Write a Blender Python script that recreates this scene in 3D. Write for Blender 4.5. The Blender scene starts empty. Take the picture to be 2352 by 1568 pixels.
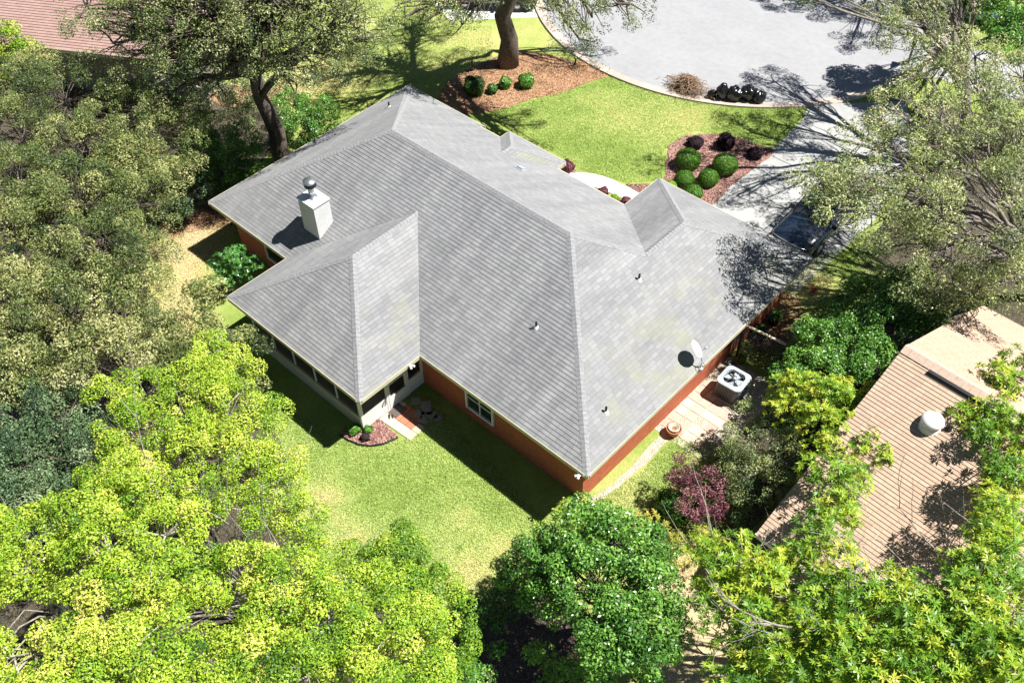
import bpy, bmesh, math, random
import numpy as np
from mathutils import Vector, Matrix
from mathutils.noise import noise as pnoise
random.seed(7); RNG = np.random.default_rng(11)
C = bpy.context.scene.collection
SC = bpy.context.scene
# ------------------------------------------------------------------ camera
CAM = np.array([30.6525, -14.1445, 28.1622]); YAW, PIT, ROL = 2.33864, 0.832002, -0.0281879
FPX, WPX, HPX = 2254.2, 2352.0, 1568.0
cy, sy, cp, sp_ = math.cos(YAW), math.sin(YAW), math.cos(PIT), math.sin(PIT)
_f = np.array([cy*cp, sy*cp, -sp_]); _r = np.array([sy, -cy, 0.0]); _u = np.cross(_r, _f)
_cr, _sr = math.cos(ROL), math.sin(ROL)
_R = _cr*_r + _sr*_u; _U = -_sr*_r + _cr*_u
cam_d = bpy.data.cameras.new('camera'); cam = bpy.data.objects.new('camera', cam_d); C.objects.link(cam)
cam_d.sensor_width = 36; cam_d.lens = 36*FPX/WPX; cam_d.clip_end = 600; cam_d.clip_start = .1
m3 = Matrix(((_R[0], _U[0], -_f[0]), (_R[1], _U[1], -_f[1]), (_R[2], _U[2], -_f[2])))
cam.matrix_world = Matrix.Translation(Vector(CAM)) @ m3.to_4x4()
SC.camera = cam
def g(px, py, z=0.0):
    d = _f + _R*(px-WPX/2)/FPX - _U*(py-HPX/2)/FPX
    s = (z-CAM[2])/d[2]; p = CAM + s*d
    return Vector((p[0], p[1], z))
# ------------------------------------------------------------------ light
SUN = Vector((.442, .396, 1.0)).normalized()
SKY_STR, SUN_STR, EXPO = 0.05, 5.0, 1.05
w = bpy.data.worlds.new('World'); SC.world = w; w.use_nodes = True
nt = w.node_tree; bg = nt.nodes['Background']
sk = nt.nodes.new('ShaderNodeTexSky'); sk.sky_type = 'NISHITA'; sk.sun_disc = False
sk.sun_elevation = math.asin(SUN.z); sk.sun_rotation = math.atan2(SUN.x, SUN.y)
sk.air_density = .5; sk.dust_density = .1; sk.ozone_density = 1.5
nt.links.new(sk.outputs[0], bg.inputs[0]); bg.inputs[1].default_value = SKY_STR
sl = bpy.data.lights.new('sun', 'SUN'); sl.energy = SUN_STR; sl.angle = math.radians(.5); sl.color = (1, .975, .93)
so = bpy.data.objects.new('sun', sl); C.objects.link(so)
so.rotation_euler = SUN.to_track_quat('Z', 'Y').to_euler(); so.location = (0, 0, 50)
SC.view_settings.view_transform = 'Standard'; SC.view_settings.look = 'None'
SC.cycles.diffuse_bounces = 2; SC.cycles.transparent_max_bounces = 6
SC.view_settings.exposure = EXPO; SC.view_settings.gamma = 1.0
# ------------------------------------------------------------------ materials
def nodes(name):
    m = bpy.data.materials.new(name); m.use_nodes = True
    t = m.node_tree; return m, t, t.nodes['Principled BSDF']
def N(t, typ, **k):
    n = t.nodes.new(typ)
    for a, v in k.items():
        if a in n.inputs: n.inputs[a].default_value = v
        else: setattr(n, a, v)
    return n
def ramp(t, stops, fac):
    r = t.nodes.new('ShaderNodeValToRGB'); cr = r.color_ramp
    while len(cr.elements) > 1: cr.elements.remove(cr.elements[-1])
    for i, (p, c) in enumerate(stops):
        e = cr.elements[0] if i == 0 else cr.elements.new(p)
        e.position = p; e.color = (c[0], c[1], c[2], 1)
    t.links.new(fac, r.inputs[0]); return r.outputs[0]
def mix(t, fac, a, b, mode='MIX'):
    n = t.nodes.new('ShaderNodeMix'); n.data_type = 'RGBA'; n.blend_type = mode
    for s, v in ((0, fac), (6, a), (7, b)):
        if isinstance(v, (int, float)): n.inputs[s].default_value = v
        elif isinstance(v, tuple): n.inputs[s].default_value = (*v, 1)
        else: t.links.new(v, n.inputs[s])
    return n.outputs[2]
def noi(t, scale, vec=None, detail=4, rough=.55):
    n = N(t, 'ShaderNodeTexNoise', Scale=scale, Detail=detail, Roughness=rough)
    if vec is not None: t.links.new(vec, n.inputs['Vector'])
    return n.outputs['Fac']
def pos(t): return N(t, 'ShaderNodeNewGeometry').outputs['Position']
def bump(t, b, h, s=.5, d=.02):
    n = N(t, 'ShaderNodeBump', Strength=s, Distance=d); t.links.new(h, n.inputs['Height']); t.links.new(n.outputs[0], b.inputs['Normal'])
def mat(name, col, rough=.8, var=.25, scale=6., metal=0., bmp=0., bscale=60., col2=None, spec=None, coat=0):
    m, t, b = nodes(name)
    P = N(t, 'ShaderNodeTexCoord').outputs['Object']
    f = noi(t, scale, P, 5)
    c2 = col2 or tuple(c*(1-var) for c in col)
    c1 = tuple(min(1, c*(1+var*.6)) for c in col)
    o = ramp(t, [(.3, c2), (.7, c1)], f)
    t.links.new(o, b.inputs['Base Color'])
    b.inputs['Roughness'].default_value = rough; b.inputs['Metallic'].default_value = metal
    if coat: b.inputs['Coat Weight'].default_value = coat
    if spec is not None: b.inputs['Specular IOR Level'].default_value = spec
    if bmp: bump(t, b, noi(t, bscale, P, 3), bmp, .02)
    return m
def leafmat(name, stops, trans=.25, rough=.45, spec=.35):
    m, t, b = nodes(name)
    a = N(t, 'ShaderNodeAttribute', attribute_name='tint')
    col = ramp(t, stops, a.outputs['Fac'])
    t.links.new(col, b.inputs['Base Color']); b.inputs['Roughness'].default_value = rough
    b.inputs['Specular IOR Level'].default_value = spec
    tr = N(t, 'ShaderNodeBsdfTranslucent'); t.links.new(col, tr.inputs['Color'])
    mx = N(t, 'ShaderNodeMixShader', Fac=trans); out = t.nodes['Material Output']
    t.links.new(b.outputs[0], mx.inputs[1]); t.links.new(tr.outputs[0], mx.inputs[2]); t.links.new(mx.outputs[0], out.inputs[0])
    return m
def shingle(name, base, dark, light, cw=.30, ch=.143, tabvar=.35, stain=None):
    m, t, b = nodes(name)
    uv = N(t, 'ShaderNodeUVMap').outputs[0]
    br = N(t, 'ShaderNodeTexBrick', offset=.37, offset_frequency=2)
    t.links.new(uv, br.inputs['Vector'])
    for k, v in (('Scale', 1.), ('Mortar Size', .006), ('Mortar Smooth', .3), ('Brick Width', cw), ('Row Height', ch), ('Bias', 0.)): br.inputs[k].default_value = v
    br.inputs['Color1'].default_value = (0, 0, 0, 1); br.inputs['Color2'].default_value = (1, 1, 1, 1); br.inputs['Mortar'].default_value = (.5, .5, .5, 1)
    tone = ramp(t, [(0, dark), (.5, base), (1, light)], br.outputs['Color'])
    n1 = noi(t, 1.1, pos(t), 3); n2 = noi(t, 90, pos(t), 2)
    c = mix(t, .55, tone, ramp(t, [(.3, tuple(x*.82 for x in base)), (.7, tuple(x*1.15 for x in base))], n1))
    c = mix(t, .5, c, ramp(t, [(.25, tuple(x*.6 for x in base)), (.75, tuple(min(1, x*1.4) for x in base))], n2))
    mo = N(t, 'ShaderNodeMath', operation='MULTIPLY'); t.links.new(br.outputs['Fac'], mo.inputs[0]); mo.inputs[1].default_value = .6
    c = mix(t, mo.outputs[0], c, tuple(x*.35 for x in base))
    if stain:
        n3 = noi(t, .9, pos(t), 4); sx = N(t, 'ShaderNodeAttribute', attribute_name='lichen')
        ge = N(t, 'ShaderNodeNewGeometry'); sx = N(t, 'ShaderNodeSeparateXYZ'); t.links.new(ge.outputs['Normal'], sx.inputs[0]); sp2 = N(t, 'ShaderNodeSeparateXYZ'); t.links.new(ge.outputs['Position'], sp2.inputs[0])
        gt = N(t, 'ShaderNodeMath', operation='GREATER_THAN'); t.links.new(sx.outputs[0], gt.inputs[0]); gt.inputs[1].default_value = .3
        mr = N(t, 'ShaderNodeMapRange'); t.links.new(sp2.outputs[2], mr.inputs[0]); mr.inputs[1].default_value = 4.4; mr.inputs[2].default_value = 3.2
        m1 = N(t, 'ShaderNodeMath', operation='MULTIPLY'); t.links.new(gt.outputs[0], m1.inputs[0]); t.links.new(mr.outputs[0], m1.inputs[1])
        mm = N(t, 'ShaderNodeMath', operation='MULTIPLY'); t.links.new(ramp(t, [(.47, (0, 0, 0)), (.66, (.6, .6, .6))], n3), mm.inputs[0]); t.links.new(m1.outputs[0], mm.inputs[1])
        mp = N(t, 'ShaderNodeMapping'); mp.inputs['Scale'].default_value = (1.3, .10, .10); t.links.new(pos(t), mp.inputs['Vector'])
        c = mix(t, 1.0, c, ramp(t, [(.3, (.84, .84, .85)), (.7, (1.12, 1.12, 1.11))], noi(t, 1.0, mp.outputs[0], 4, .6)), 'MULTIPLY')
        c = mix(t, mm.outputs[0], c, stain)
    t.links.new(c, b.inputs['Base Color']); b.inputs['Roughness'].default_value = .9; b.inputs['Specular IOR Level'].default_value = .25
    bump(t, b, n2, .5, .01)
    return m
def brickmat(name, c1, c2, mortar, bw=.21, bh=.075):
    m, t, b = nodes(name)
    uv = N(t, 'ShaderNodeUVMap').outputs[0]
    br = N(t, 'ShaderNodeTexBrick'); t.links.new(uv, br.inputs['Vector'])
    for k, v in (('Scale', 1.), ('Mortar Size', .007), ('Brick Width', bw), ('Row Height', bh)): br.inputs[k].default_value = v
    br.inputs['Color1'].default_value = (*c1, 1); br.inputs['Color2'].default_value = (*c2, 1); br.inputs['Mortar'].default_value = (*mortar, 1)
    c = mix(t, .35, br.outputs['Color'], ramp(t, [(.3, tuple(x*.6 for x in c1)), (.7, tuple(x*1.3 for x in c1))], noi(t, 5, uv)))
    t.links.new(c, b.inputs['Base Color']); b.inputs['Roughness'].default_value = .85
    bump(t, b, br.outputs['Fac'], -.4, .01)
    return m
MT = {}
MT['roof'] = shingle('grey_shingle', (.235, .236, .24), (.135, .137, .142), (.36, .36, .362), stain=(.25, .255, .18))
MT['butt'] = mat('shingle_edge', (.05, .05, .052), .95)
MT['cap'] = mat('ridge_shingle', (.25, .252, .257), .9, .25, 12, bmp=.4, bscale=120)
MT['tanroof'] = shingle('tan_shingle', (.46, .33, .24), (.33, .22, .15), (.62, .47, .32), cw=.30, ch=.13)
MT['tancap'] = mat('tan_ridge', (.50, .37, .28), .9, .2, 12)
MT['tanbutt'] = mat('tan_edge', (.12, .075, .05), .95)
MT['pinkroof'] = shingle('brown_shingle', (.34, .22, .19), (.25, .15, .13), (.45, .31, .26), cw=.3, ch=.16)
MT['brick'] = brickmat('red_brick', (.42, .088, .028), (.30, .058, .022), (.38, .23, .15))
MT['greybrick'] = brickmat('brown_brick', (.20, .15, .11), (.14, .11, .09), (.3, .27, .22))
MT['white'] = mat('white_paint', (.72, .72, .70), .5, .06, 3)
MT['cream'] = mat('cream_paint', (.55, .50, .36), .6, .12, 3)
MT['trimtan'] = mat('tan_wall_panel', (.42, .38, .27), .6, .12, 3)
MT['soffit'] = mat('soffit', (.5, .47, .4), .7, .1)
MT['dark'] = mat('dark_inside', (.012, .012, .014), .8)
MT['glass'] = mat('dark_glass', (.02, .025, .03), .08, .1, spec=.6)
MT['metal'] = mat('galvanised', (.45, .47, .5), .35, .15, 8, metal=.8)
MT['greymetal'] = mat('painted_grey_metal', (.36, .41, .44), .45, .12, 6)
MT['black'] = mat('black_plastic', (.012, .012, .013), .35, .3)
MT['blackmetal'] = mat('black_metal', (.03, .032, .035), .4, .2, metal=.3)
MT['rubber'] = mat('rubber', (.02, .02, .02), .8)
MT['terracotta'] = mat('terracotta', (.42, .16, .08), .8, .2)
MT['bark'] = mat('bark', (.12, .095, .075), .95, .5, 9, bmp=.9, bscale=18, col2=(.05, .04, .032))
MT['barkgrey'] = mat('grey_bark', (.24, .21, .18), .9, .4, 7, bmp=.6, bscale=25, col2=(.11, .095, .08))
MT['palebark'] = mat('pale_bark', (.42, .38, .32), .9, .4, 7, bmp=.6, bscale=25, col2=(.2, .17, .14))
MT['twig'] = mat('bare_twig', (.36, .30, .24), .9, .3, 7)
MT['brush'] = mat('brush', (.36, .25, .16), .9, .5, 7, col2=(.14, .08, .05))
MT['bag'] = mat('trash_bag_film', (.01, .01, .012), .22, .3, 5, bmp=.8, bscale=9)
def concrete(name, c, joints=None, rust=None, stainamt=.15):
    m, t, b = nodes(name); P = pos(t)
    n1 = noi(t, .35, P, 5); n2 = noi(t, 30, P, 3); n3 = noi(t, 3., P, 4)
    o = ramp(t, [(.3, tuple(x*(1-stainamt) for x in c)), (.7, tuple(min(1, x*(1+stainamt*.5)) for x in c))], n1)
    o = mix(t, .3, o, ramp(t, [(.3, tuple(x*.75 for x in c)), (.7, tuple(min(1, x*1.15) for x in c))], n2))
    o = mix(t, .25, o, ramp(t, [(.35, tuple(x*.7 for x in c)), (.6, c)], n3))
    vo = N(t, 'ShaderNodeTexVoronoi', feature='DISTANCE_TO_EDGE', Scale=.22)
    wv = N(t, 'ShaderNodeVectorMath', operation='ADD'); nz = N(t, 'ShaderNodeTexNoise', Scale=1.2, Detail=4.); t.links.new(P, nz.inputs['Vector']); t.links.new(P, wv.inputs[0]); t.links.new(nz.outputs['Color'], wv.inputs[1]); t.links.new(wv.outputs[0], vo.inputs['Vector'])
    o = mix(t, ramp(t, [(.6, (0, 0, 0)), (.72, (.35, .35, .35))], noi(t, .8, P, 6, .7)), o, tuple(x*.62 for x in c))
    t.links.new(o, b.inputs['Base Color']); b.inputs['Roughness'].default_value = .9; b.inputs['Specular IOR Level'].default_value = .2
    bump(t, b, n2, .3, .01); return m
MT['road'] = concrete('road_surface', (.31, .31, .318))
MT['kerb'] = concrete('kerb_concrete', (.46, .38, .33), stainamt=.3)
MT['drive'] = concrete('driveway_concrete', (.36, .36, .35), stainamt=.25)
MT['walk'] = concrete('walk_concrete', (.62, .61, .58), stainamt=.08)
MT['joint'] = mat('joint', (.10, .095, .085), .95)
MT['paver'] = concrete('paver', (.46, .38, .30), stainamt=.3)
MT['pinkpaver'] = concrete('pink_paver', (.50, .34, .27), stainamt=.25)
MT['redpaver'] = concrete('red_paver', (.48, .19, .11), stainamt=.3)
MT['creampaver'] = concrete('cream_paver', (.60, .49, .36), stainamt=.2)
MT['stone'] = concrete('stepping_stone', (.33, .31, .28), stainamt=.3)
def groundmat():
    m, t, b = nodes('lawn_ground'); P = pos(t)
    dry = N(t, 'ShaderNodeAttribute', attribute_name='dry').outputs['Fac']
    n1 = noi(t, .5, P, 5); n2 = noi(t, 6, P, 5, .7); n3 = noi(t, 32, P, 3, .7)
    add = N(t, 'ShaderNodeMath', operation='ADD'); t.links.new(dry, add.inputs[0])
    s = N(t, 'ShaderNodeMath', operation='MULTIPLY_ADD'); t.links.new(n2, s.inputs[0]); s.inputs[1].default_value = .7; s.inputs[2].default_value = -.35
    t.links.new(s.outputs[0], add.inputs[1])
    a2 = N(t, 'ShaderNodeMath', operation='MULTIPLY_ADD'); t.links.new(n3, a2.inputs[0]); a2.inputs[1].default_value = .9; a2.inputs[2].default_value = -.45
    ad = N(t, 'ShaderNodeMath', operation='ADD'); t.links.new(add.outputs[0], ad.inputs[0]); t.links.new(a2.outputs[0], ad.inputs[1])
    c = ramp(t, [(.0, (.17, .25, .05)), (.3, (.28, .36, .09)), (.55, (.42, .43, .15)), (.8, (.52, .43, .20)), (1., (.58, .46, .28))], ad.outputs[0])
    c = mix(t, .45, c, mix(t, 1.0, c, ramp(t, [(.3, (.35, .4, .3)), (.65, (1.25, 1.2, 1.1))], n3), 'MULTIPLY'))
    t.links.new(c, b.inputs['Base Color']); b.inputs['Roughness'].default_value = .95; b.inputs['Specular IOR Level'].default_value = .1
    bump(t, b, n3, 1., .04); return m
MT['ground'] = groundmat()
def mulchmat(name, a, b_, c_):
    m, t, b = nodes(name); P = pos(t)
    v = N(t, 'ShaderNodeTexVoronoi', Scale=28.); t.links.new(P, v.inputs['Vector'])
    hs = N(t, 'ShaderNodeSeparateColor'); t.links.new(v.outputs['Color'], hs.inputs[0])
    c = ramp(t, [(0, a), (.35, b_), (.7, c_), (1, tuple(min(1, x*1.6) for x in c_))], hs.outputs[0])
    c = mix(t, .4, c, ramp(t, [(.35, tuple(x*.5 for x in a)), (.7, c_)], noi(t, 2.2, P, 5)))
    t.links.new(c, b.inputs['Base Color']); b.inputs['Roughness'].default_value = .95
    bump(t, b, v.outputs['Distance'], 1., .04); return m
MT['pinkmulch'] = mulchmat('pink_mulch', (.10, .05, .045), (.30, .15, .12), (.46, .27, .22))
MT['straw'] = mulchmat('pine_straw', (.14, .06, .03), (.38, .19, .09), (.55, .33, .19))
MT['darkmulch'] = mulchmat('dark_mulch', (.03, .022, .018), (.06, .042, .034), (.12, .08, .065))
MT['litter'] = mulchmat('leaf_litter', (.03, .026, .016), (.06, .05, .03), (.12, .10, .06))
MT['sand'] = mulchmat('sandy_soil', (.40, .33, .24), (.52, .45, .34), (.60, .53, .42))
LF = dict(
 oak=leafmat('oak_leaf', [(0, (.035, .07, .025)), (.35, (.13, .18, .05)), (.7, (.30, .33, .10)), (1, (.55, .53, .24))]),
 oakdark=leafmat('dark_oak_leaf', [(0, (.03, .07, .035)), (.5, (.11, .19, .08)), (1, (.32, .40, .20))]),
 oakpale=leafmat('pale_oak_leaf', [(0, (.06, .10, .04)), (.4, (.20, .26, .09)), (.75, (.38, .43, .15)), (1, (.62, .60, .32))]),
 lime=leafmat('lime_leaf', [(0, (.03, .10, .012)), (.35, (.15, .30, .02)), (.65, (.36, .50, .035)), (.9, (.60, .66, .10)), (1, (.75, .66, .16))], .18),
 green=leafmat('green_leaf', [(0, (.03, .09, .018)), (.5, (.10, .26, .035)), (1, (.30, .52, .09))], .25, .35, .5),
 glossy=leafmat('glossy_leaf', [(0, (.03, .10, .03)), (.5, (.07, .22, .045)), (1, (.20, .42, .09))], .25, .3, .5),
 whorl=leafmat('whorl_leaf', [(0, (.06, .16, .02)), (.45, (.18, .36, .03)), (.75, (.40, .52, .04)), (1, (.62, .62, .08))], .35, .4, .4),
 box=leafmat('boxwood_leaf', [(0, (.02, .08, .006)), (.5, (.06, .19, .01)), (1, (.20, .38, .02))], .15),
 boxlime=leafmat('lime_boxwood_leaf', [(0, (.14, .26, .02)), (.5, (.26, .42, .03)), (1, (.42, .56, .06))], .25),
 purple=leafmat('purple_leaf', [(0, (.06, .02, .03)), (.5, (.20, .06, .085)), (1, (.38, .18, .18))], .2),
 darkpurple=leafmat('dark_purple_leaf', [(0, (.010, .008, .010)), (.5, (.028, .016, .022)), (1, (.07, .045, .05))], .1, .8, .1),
 yellow=leafmat('yellow_leaf', [(0, (.10, .16, .03)), (.5, (.36, .36, .05)), (1, (.62, .45, .10))], .3),
 red=leafmat('red_flower', [(0, (.5, .02, .02)), (1, (.8, .08, .05))], .1),
 straw=leafmat('straw_bit', [(0, (.16, .07, .03)), (.5, (.40, .22, .11)), (1, (.62, .44, .28))], .1, .9, .1),
 pinkbit=leafmat('bark_chip', [(0, (.10, .04, .04)), (.5, (.34, .17, .14)), (1, (.58, .38, .32))], 0.05, .9, .1),
 grass=leafmat('grass_blade', [(0, (.34, .48, .10)), (.35, (.56, .70, .24)), (.6, (.72, .74, .30)), (1, (.80, .68, .42))], .3, .7, .15),
)
# ------------------------------------------------------------------ mesh helpers
def tag(o, label=None, cat=None, group=None, kind=None):
    if label: o['label'] = label
    if cat: o['category'] = cat
    if group: o['group'] = group
    if kind: o['kind'] = kind
    return o
def empty(name, loc, rz=0., **k):
    o = bpy.data.objects.new(name, None); C.objects.link(o); o.location = loc; o.rotation_euler = (0, 0, rz); o.empty_display_size = .2
    return tag(o, **k)
class MB:
    def __init__(s): s.v = []; s.f = []; s.m = []; s.uv = []; s.sm = []
    def face(s, pts, mi=0, uv=None, smooth=False):
        b = len(s.v); s.v += [tuple(p) for p in pts]; s.f.append(tuple(range(b, b+len(pts)))); s.m.append(mi); s.uv.append(uv); s.sm.append(smooth)
    def raw(s, vs, fs, mi=0, smooth=False, uvf=None):
        b = len(s.v); s.v += [tuple(p) for p in vs]
        for f in fs: s.f.append(tuple(i+b for i in f)); s.m.append(mi); s.uv.append(None); s.sm.append(smooth)
    def box(s, lo, hi, mi=0, M=None, bev=0.):
        x0, y0, z0 = lo; x1, y1, z1 = hi
        vs = [(x0, y0, z0), (x1, y0, z0), (x1, y1, z0), (x0, y1, z0), (x0, y0, z1), (x1, y0, z1), (x1, y1, z1), (x0, y1, z1)]
        fs = [(3, 2, 1, 0), (4, 5, 6, 7), (0, 1, 5, 4), (1, 2, 6, 5), (2, 3, 7, 6), (3, 0, 4, 7)]
        b = len(s.v)
        for f in fs:
            P = [Vector(vs[i]) for i in f]
            n = (P[1]-P[0]).cross(P[2]-P[0])
            if abs(n.z) > max(abs(n.x), abs(n.y)): uv = [(p.x, p.y) for p in P]
            elif abs(n.x) > abs(n.y): uv = [(p.y, p.z) for p in P]
            else: uv = [(p.x, p.z) for p in P]
            if M is not None: P = [M @ p for p in P]
            s.face(P, mi, uv)
    def tube(s, pts, rad, n=6, mi=0, cap=True):
        pts = [Vector(p) for p in pts]
        if isinstance(rad, (int, float)): rad = [rad]*len(pts)
        rings = []; up = Vector((0, 0, 1))
        d0 = (pts[1]-pts[0]).normalized()
        a = d0.cross(Vector((1, 0, 0)) if abs(d0.x) < .8 else Vector((0, 1, 0))).normalized()
        b0 = len(s.v)
        for i, p in enumerate(pts):
            d = (pts[min(i+1, len(pts)-1)]-pts[max(i-1, 0)]).normalized()
            a = (a - d*a.dot(d)).normalized(); c = d.cross(a)
            for k in range(n):
                t = 2*math.pi*k/n; s.v.append(tuple(p + (a*math.cos(t)+c*math.sin(t))*rad[i]))
        for i in range(len(pts)-1):
            for k in range(n):
                q = b0+i*n; s.f.append((q+k, q+(k+1) % n, q+n+(k+1) % n, q+n+k)); s.m.append(mi); s.uv.append(None); s.sm.append(True)
        if cap:
            s.f.append(tuple(b0+k for k in range(n))[::-1]); s.m.append(mi); s.uv.append(None); s.sm.append(False)
            q = b0+(len(pts)-1)*n; s.f.append(tuple(q+k for k in range(n))); s.m.append(mi); s.uv.append(None); s.sm.append(False)
    def lathe(s, prof, n=24, mi=0, c=(0, 0, 0), M=None):
        b0 = len(s.v)
        for r, z in prof:
            for k in range(n):
                t = 2*math.pi*k/n; p = Vector((c[0]+r*math.cos(t), c[1]+r*math.sin(t), c[2]+z))
                s.v.append(tuple(M @ p if M is not None else p))
        for i in range(len(prof)-1):
            for k in range(n):
                q = b0+i*n; s.f.append((q+k, q+(k+1) % n, q+n+(k+1) % n, q+n+k)); s.m.append(mi); s.uv.append(None); s.sm.append(True)
    def build(s, name, mats, parent=None, loc=None, **k):
        me = bpy.data.meshes.new(name); me.from_pydata(s.v, [], s.f)
        if not isinstance(mats, (list, tuple)): mats = [mats]
        for m_ in mats: me.materials.append(m_)
        me.polygons.foreach_set('material_index', s.m); me.polygons.foreach_set('use_smooth', s.sm)
        if any(u is not None for u in s.uv):
            uvl = me.uv_layers.new(name='UVMap'); arr = []
            for p, u in zip(s.f, s.uv):
                for i in range(len(p)): arr += list(u[i]) if u is not None else [0., 0.]
            uvl.data.foreach_set('uv', arr)
        me.update(); o = bpy.data.objects.new(name, me); C.objects.link(o)
        if parent: o.parent = parent
        if loc is not None: o.location = loc
        return tag(o, **k)
def smooth_loop(pts, n=5, jit=0.):
    pts = [Vector((p[0], p[1], 0)) for p in pts]; out = []; L = len(pts)
    for i in range(L):
        p0, p1, p2, p3 = pts[i-1], pts[i], pts[(i+1) % L], pts[(i+2) % L]
        for k in range(n):
            t = k/n
            q = .5*((2*p1)+(p2-p0)*t+(2*p0-5*p1+4*p2-p3)*t*t+(3*p1-p0-3*p2+p3)*t**3)
            q.x += random.uniform(-jit, jit); q.y += random.uniform(-jit, jit); out.append(q)
    return out
def sheet(name, pts, z, m, parent=None, **k):
    b = MB(); b.face([(p[0], p[1], z) for p in pts], 0, [(p[0], p[1]) for p in pts])
    me_o = b.build(name, m, parent, **k)
    bm = bmesh.new(); bm.from_mesh(me_o.data); bmesh.ops.triangulate(bm, faces=bm.faces[:])
    for f in bm.faces:
        if f.normal.z < 0: f.normal_flip()
    bm.to_mesh(me_o.data); bm.free(); return me_o
def leafmesh(name, P, Nn, T, L, W, tint, m, parent=None, **k):
    n = len(P)
    T = T - Nn*np.sum(T*Nn, 1, keepdims=True); T /= np.linalg.norm(T, axis=1, keepdims=True)+1e-9
    B = np.cross(Nn, T); L = L[:, None]; W = W[:, None]
    V = np.empty((n, 4, 3)); V[:, 0] = P-T*L/2; V[:, 1] = P+B*W/2+Nn*W*.18; V[:, 2] = P+T*L/2-Nn*L*.12; V[:, 3] = P-B*W/2+Nn*W*.18
    me = bpy.data.meshes.new(name); me.vertices.add(n*4); me.vertices.foreach_set('co', V.ravel())
    me.loops.add(n*4); me.loops.foreach_set('vertex_index', np.arange(n*4, dtype=np.int32))
    me.polygons.add(n); me.polygons.foreach_set('loop_start', np.arange(0, n*4, 4, dtype=np.int32))
    me.update(calc_edges=True)
    at = me.attributes.new('tint', 'FLOAT', 'FACE'); at.data.foreach_set('value', np.clip(tint, 0, 1).astype(np.float32))
    me.materials.append(m); o = bpy.data.objects.new(name, me); C.objects.link(o)
    if parent: o.parent = parent
    return tag(o, **k)
def unit(n, up=0.):
    d = RNG.normal(size=(n, 3)); d[:, 2] += up; return d/np.linalg.norm(d, axis=1, keepdims=True)
def nrm(a): return a/(np.linalg.norm(a, axis=1, keepdims=True)+1e-9)
def crown_leaves(lobes, st):
    """lobes: (x,y,z,r,rz). returns P,N,T,L,W,tint and puff centres."""
    OP = []; pf = []
    for (x, y, z, r, rz) in lobes:
        K = max(4, int(st['puffs']*r*r)); d = unit(K, st.get('up', .35))
        rr = RNG.uniform(.55, 1., K)**.5
        pr = st['pr']*RNG.uniform(.65, 1.25, K)
        c = np.array([x, y, z]) + d*np.array([r, r, rz])*rr[:, None]
        tb = RNG.normal(st.get('tm', .5)+RNG.normal(0, st.get('tl', .06)), st.get('tv', .13), K)
        for i in range(K):
            n = int(st['n']*(pr[i]/st['pr'])**2)
            e = unit(n, .25); q = RNG.uniform(st.get('q0', .45), 1., n)**.5
            Pq = c[i] + e*np.array([1, 1, .8])*pr[i]*q[:, None]
            if st.get('whorl'):
                m_ = 9; ax = nrm(e + np.array([0, 0, .9]) + .3*unit(n))
                a0 = nrm(np.cross(ax, unit(n))); b0 = np.cross(ax, a0)
                ang = (np.arange(m_)*2*np.pi/m_)[None] + RNG.uniform(0, .5, (n, m_))
                dr = a0[:, None]*np.cos(ang)[..., None] + b0[:, None]*np.sin(ang)[..., None] + ax[:, None]*RNG.uniform(.1, .9, (n, m_))[..., None]
                dr = nrm(dr.reshape(-1, 3)); Lq = st['L']*RNG.uniform(.6, 1.15, n*m_)
                PP = np.repeat(Pq, m_, 0)+dr*Lq[:, None]*.55
                axr = np.repeat(ax, m_, 0); Nq = nrm(axr - dr*np.sum(axr*dr, 1, keepdims=True)+.15*unit(n*m_))
                OP.append((PP, Nq, dr, Lq, Lq*st['wr'], np.repeat(tb[i]+RNG.normal(0, .12, n), m_)+RNG.normal(0, .07, n*m_)))
            else:
                Nq = nrm(e*.7+np.array([0, 0, .45])+.8*unit(n)); Lq = st['L']*RNG.uniform(.6, 1.3, n)
                OP.append((Pq, Nq, nrm(unit(n)+e*.6), Lq, Lq*st['wr'], tb[i]+RNG.normal(0, st.get('lv', .16), n)))
        pf.append(c)
    return [np.concatenate([o[j] for o in OP]) for j in range(6)], pf
STY = dict(
 oak=dict(puffs=14, pr=.38, n=190, L=.09, wr=.42, tm=.50, tv=.2, lv=.14, tl=.12, q0=.5),
 oaksparse=dict(puffs=14, pr=.36, n=95, L=.10, wr=.42, tm=.55, tv=.16, lv=.14, tl=.08),
 lime=dict(puffs=22, pr=.33, n=340, L=.072, wr=.5, tm=.60, tv=.15, lv=.12, up=.45, q0=.62, tl=.05),
 green=dict(puffs=22, pr=.32, n=150, L=.10, wr=.5, tm=.5, tv=.12, lv=.2),
 whorl=dict(puffs=18, pr=.42, n=20, L=.17, wr=.27, tm=.55, tv=.16, whorl=True),
 whorlsmall=dict(puffs=26, pr=.30, n=12, L=.13, wr=.30, tm=.5, tv=.14, whorl=True),
 shrub=dict(puffs=40, pr=.22, n=60, L=.09, wr=.55, tm=.5, tv=.12, lv=.2),
)
def sh(px, py, z, r):   # a lobe that shades the ground seen at (px, py)
    p = g(px, py); return ('w', p.x+.442*z, p.y+.396*z, z, r)
def limb(p0, p1, sag, n=6, wob=.12):
    p0, p1 = Vector(p0), Vector(p1); L = (p1-p0).length; pts = []
    o = Vector((random.uniform(-1, 1), random.uniform(-1, 1), 0))*L*wob
    for i in range(n):
        t = i/(n-1); q = p0.lerp(p1, t); q.z += sag*L*math.sin(math.pi*t); q += o*math.sin(math.pi*t)
        if 0 < i < n-1: q += Vector([random.uniform(-1, 1)*L*.025 for _ in range(3)])
        pts.append(q)
    return pts
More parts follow.
